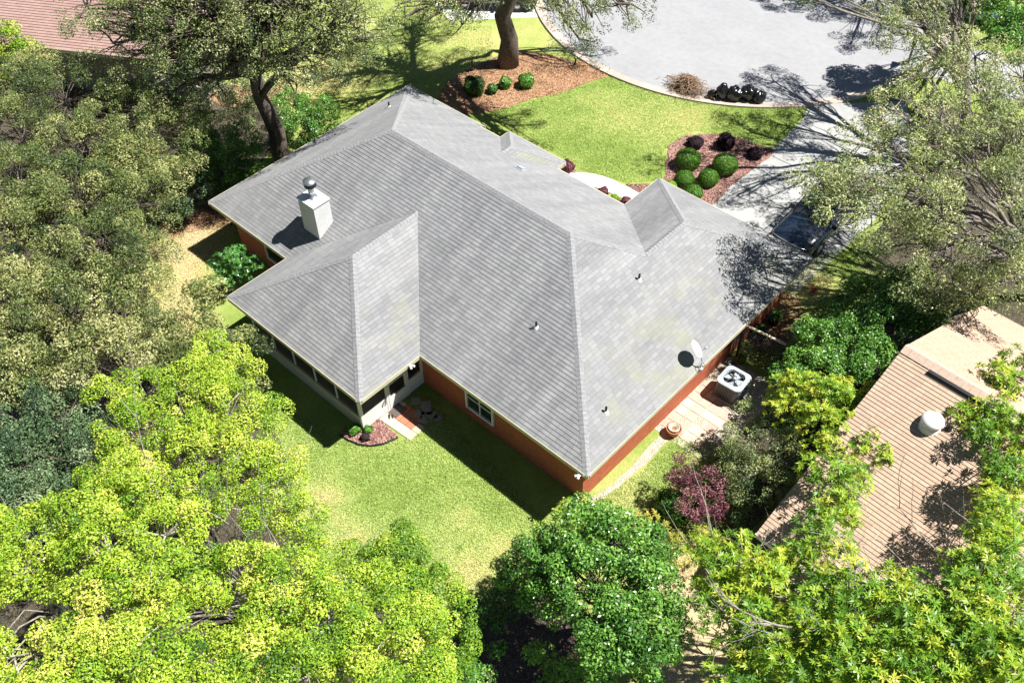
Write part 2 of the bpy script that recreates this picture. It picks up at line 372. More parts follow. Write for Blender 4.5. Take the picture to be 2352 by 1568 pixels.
def tree(name, label, cat, base, lobes, style, leaf, r=.18, fork=.45, bark='bark', group=None, over=None, branches=True, lean=(0, 0), partname='crown'):
    st = dict(STY[style]); st.update(over or {})
    W = []
    for lb in lobes:
        if lb[0] == 'w': W.append((lb[1], lb[2], lb[3], lb[4], lb[4]*.7)); continue
        p = g(lb[0], lb[1], lb[2]); W.append((p.x, p.y, p.z, lb[3], lb[4] if len(lb) > 4 else lb[3]*.75))
    bx, by = base[0], base[1]
    root = empty(name, (bx, by, 0), label=label, cat=cat, group=group)
    dat, pf = crown_leaves(W, st)
    dat[0] = dat[0] - np.array([bx, by, 0]); keep = dat[0][:, 2] > .03
    dat = [d[keep] for d in dat]
    leafmesh(partname, dat[0], dat[1], dat[2], dat[3], dat[4], dat[5], LF[leaf], root)
    mb = MB(); B = Vector((bx, by, 0)); ztop = max(w_[2] for w_ in W); fz = ztop*fork
    mx = sum(w_[0] for w_ in W)/len(W); my = sum(w_[1] for w_ in W)/len(W)
    F = Vector((bx+(mx-bx)*.25+lean[0], by+(my-by)*.25+lean[1], fz))
    tr = limb((0, 0, -.1), F-B, 0, 7, .03)
    mb.tube(tr, [r*(1.35-.6*(i/6))*(1.25 if i == 0 else 1) for i in range(7)], 12)
    for w_, c in zip(W, pf):
        cen = Vector(w_[:3])-B; start = tr[random.choice((4, 5, 6))]
        L = limb(start, cen, .08, 8, .1); r0 = r*.5*min(1., w_[3]/1.2+.2)
        mb.tube(L, [r0*(1-.75*i/7) for i in range(8)], 7)
        if branches:
            for q in c:
                s_ = L[random.randint(3, 7)]; Q = Vector(q)-B
                mb.tube(limb(s_, Q, .05, 5, .12), [r0*.3, r0*.25, r0*.18, r0*.12, .008], 4, cap=False)
    mb.build('trunk' if r > .08 else 'stem', MT[bark], root)
    return root
def bush(name, label, px, py, r, leaf, rz=None, zc=None, n=None, L=.05, cat='bush', group=None, tm=.5, base=None, rag=None):
    rag = (.05 if 'box' in leaf else .3) if rag is None else rag
    """ball shrub: dense shell of small leaves on a short stem"""
    rz = rz or r*.9; zc = zc if zc is not None else rz*.85
    p = g(px, py, zc) if base is None else Vector((base[0], base[1], 0))
    root = empty(name, (p.x, p.y, 0), label=label, cat=cat, group=group)
    n = n or int(16000*r*r+3000); e = unit(n, .15); q = RNG.uniform(.86, 1.03, n)
    ph = RNG.uniform(0, 6, 4); wob = 1+rag*(.6*np.sin(e[:, 0]*3+ph[0])*np.cos(e[:, 1]*4+ph[1])+.5*np.sin(e[:, 2]*7+ph[2])*np.sin(e[:, 0]*6+ph[3])); q = q*(1-rag*RNG.uniform(0, .9, n))
    P = e*np.array([r, r, rz])*(q*wob)[:, None]+np.array([0, 0, zc]); k_ = P[:, 2] > .02
    Nn = nrm(e+.55*unit(n)); Lq = L*RNG.uniform(.7, 1.4, n)
    leafmesh('foliage', P[k_], Nn[k_], unit(n)[k_], Lq[k_], (Lq*.55)[k_], (tm+RNG.normal(0, .2, n))[k_], LF[leaf], root)
    mb = MB(); mb.tube([(0, 0, -.05), (0, 0, zc*.6), (.02, .01, zc)], [.05, .04, .02], 6)
    for i in range(8):
        d = Vector(unit(1, .4)[0]); mb.tube(limb((0, 0, zc*.5), Vector((0, 0, zc))+Vector((d.x*r*.8, d.y*r*.8, d.z*rz*.8)), .02, 4), [.025, .018, .012, .006], 4)
    mb.build('stem', MT['bark'], root); return root
def bare(mb, p, d, L, r, depth, spread=.45):
    p = Vector(p); d = Vector(d).normalized(); n = 4; pts = [p]
    for i in range(n):
        d = (d+Vector([random.uniform(-.14, .14) for _ in range(3)])+Vector((0, 0, .03))).normalized(); pts.append(pts[-1]+d*L/n)
    mb.tube(pts, [r*(1-.55*i/n) for i in range(n+1)], 5 if r > .02 else 3, cap=False)
    if depth > 0:
        for k in range(random.randint(3, 4)):
            i = random.randint(1, n); q = (d+Vector([random.uniform(-1, 1)*spread*1.6 for _ in range(3)])).normalized()
            bare(mb, pts[i], q, L*random.uniform(.5, .75), r*.5, depth-1, spread)
# ------------------------------------------------------------------ ground
DRY = [(740, 1140, .9, .55), (810, 1245, .8, .5), (1080, 1330, 1.0, .5), (1150, 1250, .8, .4), (1060, 1190, .6, .25), (400, 640, 2.2, .55), (430, 560, 1.5, .6), (400, 740, 1.5, .6),
 (1450, 270, 1.6, .36), (1580, 290, 1.3, .34), (1380, 230, 1.2, .2), (1600, 260, 1., .3), (1500, 240, 1.2, .1), (1880, 680, 1.6, .5), (1830, 620, 1., .45), (1600, 1450, 2.2, .8), (1560, 1330, 1.3, .6), (1640, 1540, 1.6, .8),
 (1450, 1100, 1.2, .35), (1400, 1190, 1.2, .3), (900, 100, 5, .12), (1150, 90, 3, .3), (700, 180, 3, .5), (1000, 200, 3., .1), (240, 870, 1, .7), (480, 500, 1.3, .7)]
def mott(x, y):
    return .10*np.sin(x*.9+1.7*np.sin(y*.55))*np.sin(y*1.1+1.3*np.sin(x*.7)) + .07*np.sin(x*2.3+2*np.sin(y*1.7)+1)*np.sin(y*2.9+1.5*np.sin(x*2.1)) + .05*np.sin(x*5.3+2*np.sin(y*4.1))*np.sin(y*6.1+x*1.3)
def ground():
    n = 340; xs = np.concatenate([np.linspace(-140, -46, 20)[:-1], np.linspace(-46, 50, n), np.linspace(50, 150, 20)[1:]])
    ys = np.concatenate([np.linspace(-140, -36, 20)[:-1], np.linspace(-36, 60, n), np.linspace(60, 160, 20)[1:]])
    X, Y = np.meshgrid(xs, ys, indexing='ij'); Z = np.zeros_like(X)
    me = bpy.data.meshes.new('ground'); nx, ny = len(xs), len(ys)
    V = np.stack([X, Y, Z], -1).reshape(-1, 3); me.vertices.add(len(V)); me.vertices.foreach_set('co', V.ravel())
    I = np.arange(nx*ny).reshape(nx, ny); F = np.stack([I[:-1, :-1], I[1:, :-1], I[1:, 1:], I[:-1, 1:]], -1).reshape(-1)
    me.loops.add(len(F)); me.loops.foreach_set('vertex_index', F.astype(np.int32)); me.polygons.add(len(F)//4)
    me.polygons.foreach_set('loop_start', np.arange(0, len(F), 4, dtype=np.int32)); me.update(calc_edges=True)
    dry = .22+mott(V[:, 0], V[:, 1])
    for px, py, r, a in DRY:
        p = g(px, py); dry += a*np.exp(-((V[:, 0]-p.x)**2+(V[:, 1]-p.y)**2)/(r*r))
    at = me.attributes.new('dry', 'FLOAT', 'POINT'); at.data.foreach_set('value', dry.astype(np.float32))
    me.materials.append(MT['ground']); o = bpy.data.objects.new('ground', me); C.objects.link(o); tag(o, kind='structure', label='mown lawn and open ground round the houses')
ground()
def dryat(x, y):
    d = .22+mott(x, y)
    for px, py, r, a in DRY:
        p = g(px, py); d += a*np.exp(-((x-p.x)**2+(y-p.y)**2)/(r*r))
    return d
# road: round end of a cul-de-sac with a rolled kerb
RC, RR = (4.0, 33.0), 11.6
rd = [(RC[0]+RR*math.cos(a), RC[1]+RR*math.sin(a)) for a in [2*math.pi*i/96 for i in range(96)]]
sheet('road', rd, .008, MT['road'], kind='structure', label='pale grey round end of the street')
sheet('road', [(-30, 60), (-22, 70), (0, 44), (-6, 36)], .004, MT['road'], kind='structure', label='pale grey street leading away from the round end')
kb = MB(); A0 = 2*math.pi
for i in range(160):
    a, b_ = A0*i/160, A0*(i+1)/160
    if -.62 < ((a+math.pi) % (2*math.pi))-math.pi < -.28: lo = .03
    else: lo = .10
    q = []
    for rr_, z in ((RR-.28, .012), (RR-.05, .03), (RR+.08, lo), (RR+.26, lo), (RR+.27, 0.)): q.append((rr_, z))
    for (r1, z1), (r2, z2) in zip(q, q[1:]):
        kb.face([(RC[0]+r1*math.cos(a), RC[1]+r1*math.sin(a), z1), (RC[0]+r2*math.cos(a), RC[1]+r2*math.sin(a), z2), (RC[0]+r2*math.cos(b_), RC[1]+r2*math.sin(b_), z2), (RC[0]+r1*math.cos(b_), RC[1]+r1*math.sin(b_), z1)])
kb.build('kerb', MT['kerb'], kind='structure', label='low concrete kerb round the end of the street')
# driveway with joints
dv = [(13.45, 12.5), (19.6, 12.5), (19.7, 20), (18.4, 26.5), (16.4, 28.9), (14.0, 26.6), (12.9, 26.0), (13.5, 24.2), (13.72, 20), (13.7, 16)]
sheet('driveway', dv, .014, MT['drive'], kind='structure', label='pale concrete driveway with joints, dappled by shade')
jb = MB()
for y in (15.3, 18.1, 20.9, 23.7): jb.box((13.75, y-.02, .0150), (19.5, y+.02, .0185))
jb.box((16.5, 12.6, .0150), (16.54, 26.6, .0192))
jb.build('driveway_joints', MT['joint'], kind='structure', label='dark joints cut across the driveway')
sheet('neighbour_driveway', [(14.6, 34.6), (15.3, 31.6), (24, 33), (34, 38), (32, 44), (22, 38)], .012, MT['drive'], kind='structure', label='pale drive leaving the street to the right')
sheet('side_driveway', [(-7.4, 30), (-5.3, 25.2), (-2.5, 23.2), (-6, 19.6), (-11, 21.5), (-16, 26)], .006, MT['walk'], kind='structure', label='pale drive behind the big dark trunk')
wo = [g(*p) for p in ((1302, 399), (1322, 397), (1345, 398), (1366, 401), (1386, 406), (1406, 413), (1424, 422), (1446, 432), (1470, 446))]
wi = [g(*p) for p in ((1500, 476), (1470, 470), (1431, 457), (1415, 450), (1400, 443), (1379, 434), (1355, 429), (1310, 440), (1270, 430))]
wk = MB(); wk.face([(p.x, p.y, .03) for p in wo+wi], 0)
wk = sheet('path', wo+wi, .03, MT['walk'], kind='structure', label='white curved concrete path to the front door')
# beds
def bed(name, pix, m, label, z=.018, jit=.05, bits=None, nb=0):
    P = smooth_loop([g(*p) for p in pix], 6, jit); sheet(name, P, z, MT[m], kind='structure', label=label)
    if bits:
        xs = [p.x for p in P]; ys = [p.y for p in P]; x = RNG.uniform(min(xs), max(xs), nb*3); y = RNG.uniform(min(ys), max(ys), nb*3)
        ins = np.zeros(len(x), bool); j = len(P)-1
        for i in range(len(P)):
            a, b_ = P[i], P[j]; c_ = ((a.y > y) != (b_.y > y)); c_ &= x < (b_.x-a.x)*(y-a.y)/((b_.y-a.y) if abs(b_.y-a.y) > 1e-9 else 1e-9)+a.x; ins ^= c_; j = i
        x, y = x[ins][:nb], y[ins][:nb]; n = len(x)
        Pp = np.stack([x, y, np.full(n, z+.012)+RNG.uniform(0, .03, n)], -1); Nn = nrm(np.array([0, 0, 1.])+.5*unit(n)); L = RNG.uniform(.05, .12, n)
        leafmesh(name+'_litter', Pp, Nn, unit(n), L, L*.35, RNG.uniform(0, 1, n), LF[bits], kind='stuff', label='loose litter lying on the '+label)
bed('mulch_bed', [(1010, 215), (1050, 175), (1120, 140), (1200, 120), (1300, 135), (1385, 158), (1395, 175), (1340, 195), (1290, 215), (1220, 228), (1150, 252), (1070, 262), (1010, 245)], 'straw', 'orange pine straw bed round the big dark trunk', bits='straw', nb=7000)
bed('bark_bed', [(1533, 352), (1540, 332), (1575, 313), (1640, 308), (1700, 318), (1745, 335), (1778, 348), (1738, 385), (1690, 420), (1648, 462), (1600, 500), (1540, 470), (1526, 420)], 'pinkmulch', 'pink bark bed round the clipped green balls', bits='pinkbit', nb=6000)
bed('bark_strip', [(1440, 424), (1470, 424), (1510, 428), (1540, 445), (1520, 470), (1465, 441)], 'pinkmulch', 'pink bark strip between path and lawn', bits='pinkbit', nb=900)
bed('bark_strip', [(1268, 405), (1280, 372), (1302, 380), (1325, 397), (1300, 402), (1290, 420)], 'pinkmulch', 'pink bark patch round the small purple shrub', bits='pinkbit', nb=700)
bed('bark_strip', [(1340, 432), (1378, 436), (1398, 447), (1430, 460), (1470, 472), (1440, 495), (1370, 465)], 'pinkmulch', 'pink bark strip between path and house wall', bits='pinkbit', nb=900)
bed('porch_bed', [(782, 1000), (800, 1011), (824, 1021), (851, 1024), (883, 1018), (914, 1005), (893, 984), (871, 963), (850, 970), (815, 975), (790, 985)], 'pinkmulch', 'pink bark bed below the screened porch corner', jit=.0, bits='pinkbit', nb=2500)
bed('pine_straw', [(345, 545), (400, 490), (470, 470), (540, 490), (530, 520), (450, 530), (390, 545)], 'straw', 'orange pine straw by the far left corner of the house', bits='straw', nb=2500)
bed('pine_straw', [(1740, 700), (1790, 665), (1840, 700), (1830, 740), (1800, 790), (1730, 800)], 'straw', 'orange pine straw along the red brick side wall', bits='straw', nb=2000)
bed('pine_straw', [(480, 215), (540, 200), (640, 205), (620, 240), (520, 245)], 'straw', 'orange pine straw below the leaning oak', bits='straw', nb=1500)
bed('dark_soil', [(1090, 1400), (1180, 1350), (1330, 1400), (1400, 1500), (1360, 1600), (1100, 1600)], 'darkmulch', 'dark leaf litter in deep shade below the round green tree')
bed('sandy_strip', [(1336, 1152), (1400, 1118), (1470, 1050), (1530, 985), (1560, 985), (1480, 1065), (1420, 1120), (1370, 1150)], 'sand', 'pale sandy strip at the foot of the brick wall', z=.012, jit=.04)
# porch edging (dark curved strip)
eb = MB(); ep = [g(*p) for p in ((779, 999), (800, 1012), (824, 1022), (851, 1025.5), (883, 1020), (914, 1006))]
ep2 = []
for i in range(len(ep)-1):
    for k in range(4): ep2.append(ep[i].lerp(ep[i+1], k/4))
ep2.append(ep[-1])
eb.tube([(p.x, p.y, .05) for p in ep2], .035, 6); eb.build('bed_edging', MT['black'], label='black curved edging round the porch bed', cat='garden edging')
# pavers
def slab_poly(name, pts, h, m, parent=None, z0=.0, **k):
    b = MB(); n = len(pts); b.face([(p[0], p[1], z0+h) for p in pts]); 
    for i in range(n):
        p, q = pts[i], pts[(i+1) % n]; b.face([(p[0], p[1], z0), (q[0], q[1], z0), (q[0], q[1], z0+h), (p[0], p[1], z0+h)])
    o = b.build(name, m, parent, **k); bm = bmesh.new(); bm.from_mesh(o.data); bmesh.ops.recalc_face_normals(bm, faces=bm.faces[:]); bm.to_mesh(o.data); bm.free(); return o
def rect(cx, cy, w_, d, rz):
    c_, s_ = math.cos(rz), math.sin(rz); return [(cx+x*c_-y*s_, cy+x*s_+y*c_) for x, y in ((-w_/2, -d/2), (w_/2, -d/2), (w_/2, d/2), (-w_/2, d/2))]
A, B_, Dd = g(871, 963), g(906, 932), g(943, 1013)
ux = (Dd-A); uy = (B_-A); k = 0
for i in range(5):
    for j in range(3):
        a = A+ux*(i+.03)/5+uy*(j+.03)/2.1; b2 = A+ux*(i+.97)/5+uy*(j+.03)/2.1; c2 = A+ux*(i+.97)/5+uy*(j+.97)/2.1; d2 = A+ux*(i+.03)/5+uy*(j+.97)/2.1
        if j == 2 and i == 4: continue
        nm = ('creampaver' if j == 0 else 'redpaver') if i > 0 else 'creampaver'
        if i == 4 and j == 1: nm = 'creampaver'
        slab_poly('paving_slab', [(p.x, p.y) for p in (a, b2, c2, d2)], .035+.004*random.random(), MT[nm], kind='structure', label='paving slab in the short walk from the porch door')
for (px, py, w_, d, rz) in ((980, 938, .62, .38, -.7), (964, 952, .34, .34, .3), (992, 955, .36, .36, -.6), (973, 966, .36, .3, .4), (1005, 962, .3, .3, .2), (956, 922, .34, .34, .9)):
    p = g(px, py); slab_poly('stepping_stone', [(q[0]+random.uniform(-.02, .02), q[1]+random.uniform(-.02, .02)) for q in rect(p.x, p.y, w_, d, rz)], .04, MT['stone'],
        label={980: 'largest grey stepping stone in the shade by the porch', 964: 'grey stepping stone left of the largest one', 992: 'grey stepping stone touching the lower right of the largest one', 973: 'grey stepping stone nearest the red paving', 1005: 'grey stepping stone farthest right in the shade', 956: 'grey stepping stone nearest the house wall'}[px], cat='stepping stone', group='stepping stones in the shade by the porch')
pa = g(1552, 962); pb = g(1600, 895); pc = g(1655, 935)
vx_ = Vector((0, 1, 0)); 
for i in range(7):
    for j in range(4):
        x, y = 19.75+j*.42, 5.1+i*.42
        if random.random() < .08: continue
        slab_poly('patio_slab', rect(x, y, .39, .39, random.uniform(-.03, .03)), .03+.004*random.random(), MT[random.choice(('pinkpaver', 'creampaver', 'paver'))], kind='structure', label='pinkish paving slab beside the air conditioner')
sheet('leaf_litter', smooth_loop([g(*p) for p in ((-200, 60), (150, 130), (330, 150), (480, 190), (560, 200), (640, 240), (640, 330), (560, 400), (470, 460), (390, 500), (345, 560), (330, 640), (370, 720), (380, 800), (560, 880), (610, 960), (660, 1060), (690, 1180), (740, 1290), (800, 1340), (900, 1400), (1060, 1440), (1100, 1500), (1090, 1800), (-200, 1900))], 3, .1), .006, MT['litter'], kind='structure', label='brown leaf litter under the trees on the left')
sheet('leaf_litter', smooth_loop([Vector((x, y, 0)) for x, y in ((22.2, 9.3), (22.8, 13), (22.0, 16), (20.2, 17.5), (20.1, 21), (18.8, 26.5), (17, 29), (22, 31), (36, 34), (46, 20), (40, 12), (30, 12), (25, 11), (24.5, 6), (24.2, 2), (22.6, 2), (21.9, 5))], 3, .08), .010, MT['litter'], kind='structure', label='dark leaf litter right of the driveway and below the hedge')
sheet('patio_bed', [(19.5, 4.6), (21.7, 4.6), (22.0, 9.2), (19.5, 9.2)], .013, MT['sand'], kind='structure', label='sandy bed under the patio slabs')
# ------------------------------------------------------------------ roof builder
def roof_face(mb, poly, ch=.143, t=.014, mi=0, mb_i=1, tab=0.):
    P = [Vector(p) for p in poly]; n = Vector((0, 0, 0))
    for i in range(len(P)): n += (P[i]-P[0]).cross(P[(i+1) % len(P)]-P[0])
    n.normalize()
    if n.z < 0: n = -n; P = P[::-1]
    v = (Vector((0, 0, 1))-n*n.z).normalized(); u = v.cross(n); O = P[0]
    zmin = min(P, key=lambda p: (p-O).dot(v)); v0 = (zmin-O).dot(v)
    Q = [((p-O).dot(u), (p-O).dot(v)-v0) for p in P]; vmax = max(q[1] for q in Q)
    def clip(Q, s, k):
        out = []
        for i in range(len(Q)):
            a, b = Q[i], Q[(i+1) % len(Q)]; da, db = s*(a[1]-k), s*(b[1]-k)
            if da >= 0: out.append(a)
            if (da > 0 > db) or (da < 0 < db): t_ = da/(da-db); out.append((a[0]+(b[0]-a[0])*t_, k))
        return out
    K = int(math.ceil(vmax/ch)); off = random.random()*7
    for i in range(K):
        lo, hi = i*ch, min(vmax, (i+1)*ch)
        R_ = clip(clip(Q, 1, lo), -1, hi)
        if len(R_) < 3: continue
        def h(vv): return t*(1-(vv-lo)/ch)+.002
        W3 = [O+u*q[0]+v*(q[1]+v0)+n*h(q[1]) for q in R_]
        mb.face(W3, mi, [(q[0]+off+i*.11, q[1]) for q in R_])
        low = [q for q in R_ if abs(q[1]-lo) < 1e-6]
        if len(low) >= 2:
            low.sort(key=lambda q: q[0])
            # split runs that are really edges of the clipped strip
            a, b = low[0], low[-1]
            x = a[0]
            while x < b[0]-1e-4:
                x2 = b[0] if not tab else min(b[0], x+tab*random.uniform(.6, 1.3))
                pa_ = O+u*x+v*(a[1]+v0); pb_ = O+u*x2+v*(b[1]+v0)
                mb.face([pa_, pb_, pb_+n*h(lo), pa_+n*h(lo)], mb_i if (not tab or random.random() < .45) else mi, [(x, lo), (x2, lo), (x2, lo), (x, lo)]); x = x2
def cap_line(mb, p, q, n1, n2, w_=.14, seg=.15, mi=0, lift=.02):
    """overlapping bent cap shingles from low p to high q; n1,n2 the two face normals"""
    p, q = Vector(p), Vector(q); d = (q-p); L = d.length; d.normalize(); K = int(L/seg)
    n1, n2 = Vector(n1).normalized(), Vector(n2).normalized(); a = d.cross(n1).normalized(); b = n2.cross(d).normalized()
    if a.dot(n2) > 0: a = -a
    if b.dot(n1) > 0: b = -b
    up = (n1+n2).normalized()
    for i in range(K):
        s0, s1 = p+d*(i*L/K), p+d*((i+1)*L/K); h0, h1 = lift+.014, lift
        c0, c1 = s0+up*h0, s1+up*h1; e0, e1 = s0+a*w_+n1*h0*.6, s1+a*w_+n1*h1*.6; f0, f1 = s0+b*w_+n2*h0*.6, s1+b*w_+n2*h1*.6
        mb.face([e0, c0, c1, e1], mi); mb.face([c0, f0, f1, c1], mi)
        mb.face([s0, e0, c0], mi); mb.face([s0, c0, f0], mi)
# ------------------------------------------------------------------ main house
Lh, Wh, dW, wW, EZ, PT = 20.10, 11.05, 2.28, 7.27, 2.6, .574
house = empty('brick_house', (10, 5, 0), label='large single storey red brick house with grey shingled hip roof', cat='house')
def HB(mb, name, mats, **k):   # house part; coordinates are world, house empty sits at (10,5)
    o = mb.build(name, mats, house, **k); o.location = (-10, -5, 0); return o
def z_s(y): return EZ+PT*y
hz = Wh/2
p1 = (hz, hz, EZ+PT*hz); p2 = (Lh-hz, hz, EZ+PT*hz); Aa = (0, 0, EZ); Cc = (Lh, 0, EZ); Bb = (0, Wh, EZ); Dc = (Lh, Wh+dW, EZ)
G_ = (Lh-wW, Wh+dW, EZ); wp = (Lh-wW/2, Wh+dW-wW/2, EZ+PT*wW/2); J_ = (Lh-wW/2, Wh-wW/2, EZ+PT*wW/2); V_ = (Lh-wW, Wh, EZ)
s1, s2, sq = 5.11, 12.52, 2.80
sp = (8.815, .49, 4.70); sj = (8.815, (4.70-EZ)/PT, 4.70)
rf = MB()
roof_face(rf, [Aa, Cc, p2, p1]); roof_face(rf, [Cc, Dc, wp, J_, p2]); roof_face(rf, [Aa, Bb, p1])
e3 = .30
roof_face(rf, [Bb, p1, p2, J_, V_, (4.75, Wh, EZ), (4.75, Wh+e3, EZ-PT*e3), (0.0, Wh+e3, EZ-PT*e3)])
roof_face(rf, [V_, G_, wp, J_]); roof_face(rf, [G_, Dc, wp])
roof_face(rf, [(s1, -sq, EZ), sp, sj, (s1, 0, EZ)]); roof_face(rf, [(s2, -sq, EZ), (s2, 0, EZ), sj, sp]); roof_face(rf, [(s1, -sq, EZ), (s2, -sq, EZ), sp])
px0, px1, py1 = 5.97, 9.22, 11.62; pk = (7.595, py1-1.625, EZ+PT*1.625); pj_ = (7.595, Wh-1.625, EZ+PT*1.625)
roof_face(rf, [(px0, Wh, EZ), (px0, py1, EZ), pk, pj_]); roof_face(rf, [(px1, Wh, EZ), (px1, py1, EZ), pk, pj_]); roof_face(rf, [(px0, py1, EZ), (px1, py1, EZ), pk])
roof = HB(rf, 'roof', [MT['roof'], MT['butt']])
nS, nN, nE, nW = (0, -PT, 1), (0, PT, 1), (PT, 0, 1), (-PT, 0, 1)
cb = MB()
cap_line(cb, p1, p2, nS, nN); cap_line(cb, Aa, p1, nW, nS); cap_line(cb, (0, Wh+e3, EZ-PT*e3), p1, nW, nN); cap_line(cb, Cc, p2, nS, nE)
cap_line(cb, J_, p2, nN, nE); cap_line(cb, Dc, wp, nN, nE); cap_line(cb, G_, wp, nW, nN); cap_line(cb, J_, wp, nW, nE)
cap_line(cb, (s1, -sq, EZ), sp, nW, nS); cap_line(cb, (s2, -sq, EZ), sp, nS, nE); cap_line(cb, sp, sj, nW, nE)
cap_line(cb, (px0, py1, EZ), pk, nW, nN); cap_line(cb, (px1, py1, EZ), pk, nN, nE); cap_line(cb, pj_, pk, nW, nE)
oc = cb.build('ridge_cap', MT['cap'], roof)
# fascia + soffit
fb = MB(); sb = MB()
def fascia(p, q, out, w_=.03, h=.17):
    p, q = Vector(p), Vector(q); o = Vector(out)*w_
    a, b = p+Vector((0, 0, .012)), q+Vector((0, 0, .012)); dz = Vector((0, 0, -h))
    fb.face([a+o, b+o, b+o+dz, a+o+dz]); fb.face([a-o*.2, b-o*.2, b+o, a+o]); fb.face([a+dz, a+o+dz, b+o+dz, b+dz]); fb.face([b+o, b-o*.2, b-o*.2+dz, b+o+dz]); fb.face([a-o*.2, a+o, a+o+dz, a-o*.2+dz])
for p, q, o in (((0, 0, EZ), (s1, 0, EZ), (0, -1, 0)), ((s2, 0, EZ), (Lh, 0, EZ), (0, -1, 0)), ((Lh, 0, EZ), (Lh, Wh+dW, EZ), (1, 0, 0)), ((0, 0, EZ), (0, Wh+e3, EZ), (-1, 0, 0)),
    ((0, Wh+e3, EZ-PT*e3), (4.75, Wh+e3, EZ-PT*e3), (0, 1, 0)), ((4.75, Wh, EZ), (px0, Wh, EZ), (0, 1, 0)), ((px1, Wh, EZ), (Lh-wW, Wh, EZ), (0, 1, 0)), ((Lh-wW, Wh, EZ), (Lh-wW, Wh+dW, EZ), (-1, 0, 0)),
    ((Lh-wW, Wh+dW, EZ), (Lh, Wh+dW, EZ), (0, 1, 0)), ((s1, -sq, EZ), (s1, 0, EZ), (-1, 0, 0)), ((s1, -sq, EZ), (s2, -sq, EZ), (0, -1, 0)), ((s2, -sq, EZ), (s2, 0, EZ), (1, 0, 0)),
    ((px0, Wh, EZ), (px0, py1, EZ), (-1, 0, 0)), ((px0, py1, EZ), (px1, py1, EZ), (0, 1, 0)), ((px1, Wh, EZ), (px1, py1, EZ), (1, 0, 0))): fascia(p, q, o)
HB(fb, 'fascia', MT['cream'])
for lo, hi in (((0, 0), (Lh, .62)), ((0, .62), (.62, Wh)), ((Lh-.62, .62), (Lh, Wh+dW)), ((.62, Wh-.62), (Lh-wW, Wh)), ((Lh-wW, Wh-.6), (Lh-wW+.62, Wh+dW)), ((Lh-wW+.62, Wh+dW-.62), (Lh-.62, Wh+dW)), ((s1, -sq), (s2, 0))):
    sb.face([(lo[0]+.02, lo[1]+.02, EZ-.15), (hi[0]-.02, lo[1]+.02, EZ-.15), (hi[0]-.02, hi[1]-.02, EZ-.15), (lo[0]+.02, hi[1]-.02, EZ-.15)])
HB(sb, 'soffit', MT['soffit'])
wb = MB(); wb.box((.6, .6, 0), (19.5, 10.45, 2.44)); wb.box((13.43, 10.44, 0), (19.5, 12.73, 2.443)); wb.box((6.4, 10.44, 0), (8.8, 10.9, 2.437))
HB(wb, 'wall', MT['brick'])
# window on the shaded back wall
wn = MB(); wn.box((14.1, .52, .55), (15.45, .6, .62)); wn.box((14.1, .52, 1.72), (15.45, .6, 1.79)); wn.box((14.1, .52, .62), (14.17, .6, 1.72)); wn.box((15.38, .52, .62), (15.45, .6, 1.72))
wn.box((14.17, .55, 1.15), (15.38, .59, 1.19)); wn.box((14.755, .55, .62), (14.795, .6, 1.15)); wn.box((14.755, .55, 1.19), (14.795, .6, 1.72))
win = HB(wn, 'window', MT['white']); gb = MB(); gb.face([(14.17, .585, .62), (15.38, .585, .62), (15.38, .585, 1.72), (14.17, .585, 1.72)]); gb.build('pane', MT['glass'], win)
# second window in the notch left of the porch
wn = MB(); wn.box((2.6, .52, .7), (4.1, .6, .77)); wn.box((2.6, .52, 2.0), (4.1, .6, 2.07)); wn.box((2.6, .52, .77), (2.67, .6, 2.0)); wn.box((4.03, .52, .77), (4.1, .6, 2.0))
win2 = HB(wn, 'window', MT['white']); gb = MB(); gb.face([(2.67, .585, .77), (4.03, .585, .77), (4.03, .585, 2.0), (2.67, .585, 2.0)]); gb.build('pane', MT['glass'], win2)
dn = MB(); dn.tube([(4.72, .52, 2.4), (4.72, .54, .25), (4.72, .3, .1)], .04, 8); dn.tube([(5.0, .02, 2.45), (4.85, .3, 2.3), (4.72, .52, 2.1)], .035, 8); HB(dn, 'downspout', MT['white'])
# garage door
gd = MB(); gd.box((14.3, 12.73, 0.02), (18.7, 12.76, 2.15))
for i in range(4): gd.box((14.35, 12.76, .06+i*.53), (18.65, 12.775, .52+i*.53))
HB(gd, 'garage_door', MT['white'])
# screened porch
PX0, PX1, PY = 5.7, 11.80, -2.42
kw = MB(); kw.box((PX0, PY, 0), (PX1, PY+.09, .72)); kw.box((PX0-.02, PY-.05, .72), (PX1+.0, PY+.13, .78)); kw.box((PX0, PY+.09, 0), (PX0+.09, .6, .72))
HB(kw, 'porch_knee_wall', MT['trimtan'])
kp = MB(); kp.box((PX1-.06, PY+.1, .04), (PX1+.01, -1.22, .70)); HB(kp, 'kick_panel', MT['white'])
kp = MB(); kp.box((PX1-.06, -.12, .04), (PX1+.01, .585, .70)); HB(kp, 'kick_panel', MT['white'])
pf_ = MB()
pf_.box((PX1-.09, PY-.01, 0), (PX1+.03, PY+.1, 2.44)); pf_.box((PX1-.07, .50, .7), (PX1+.02, .598, 2.44)); pf_.box((PX1-.08, PY+.1, 2.30), (PX1+.025, .5, 2.44)); pf_.box((PX1-.07, PY+.1, .70), (PX1+.02, -1.22, .77)); pf_.box((PX1-.07, -.12, .70), (PX1+.02, .5, .77))
pf_.box((PX1-.075, -1.22, 0.0), (PX1+.022, -1.13, 2.30)); pf_.box((PX1-.075, -.21, 0.0), (PX1+.022, -.12, 2.30)); pf_.box((PX0, PY-.005, 2.3), (PX1-.09, PY+.07, 2.44))
for i in range(5): 
    x = PX0+.02+i*(PX1-PX0-.1)/5*1.0
    if i: pf_.box((x-.025, PY, .78), (x+.025, PY+.05, 2.30))
pf_.box((PX0, PY, .78), (PX0+.07, PY+.07, 2.3))
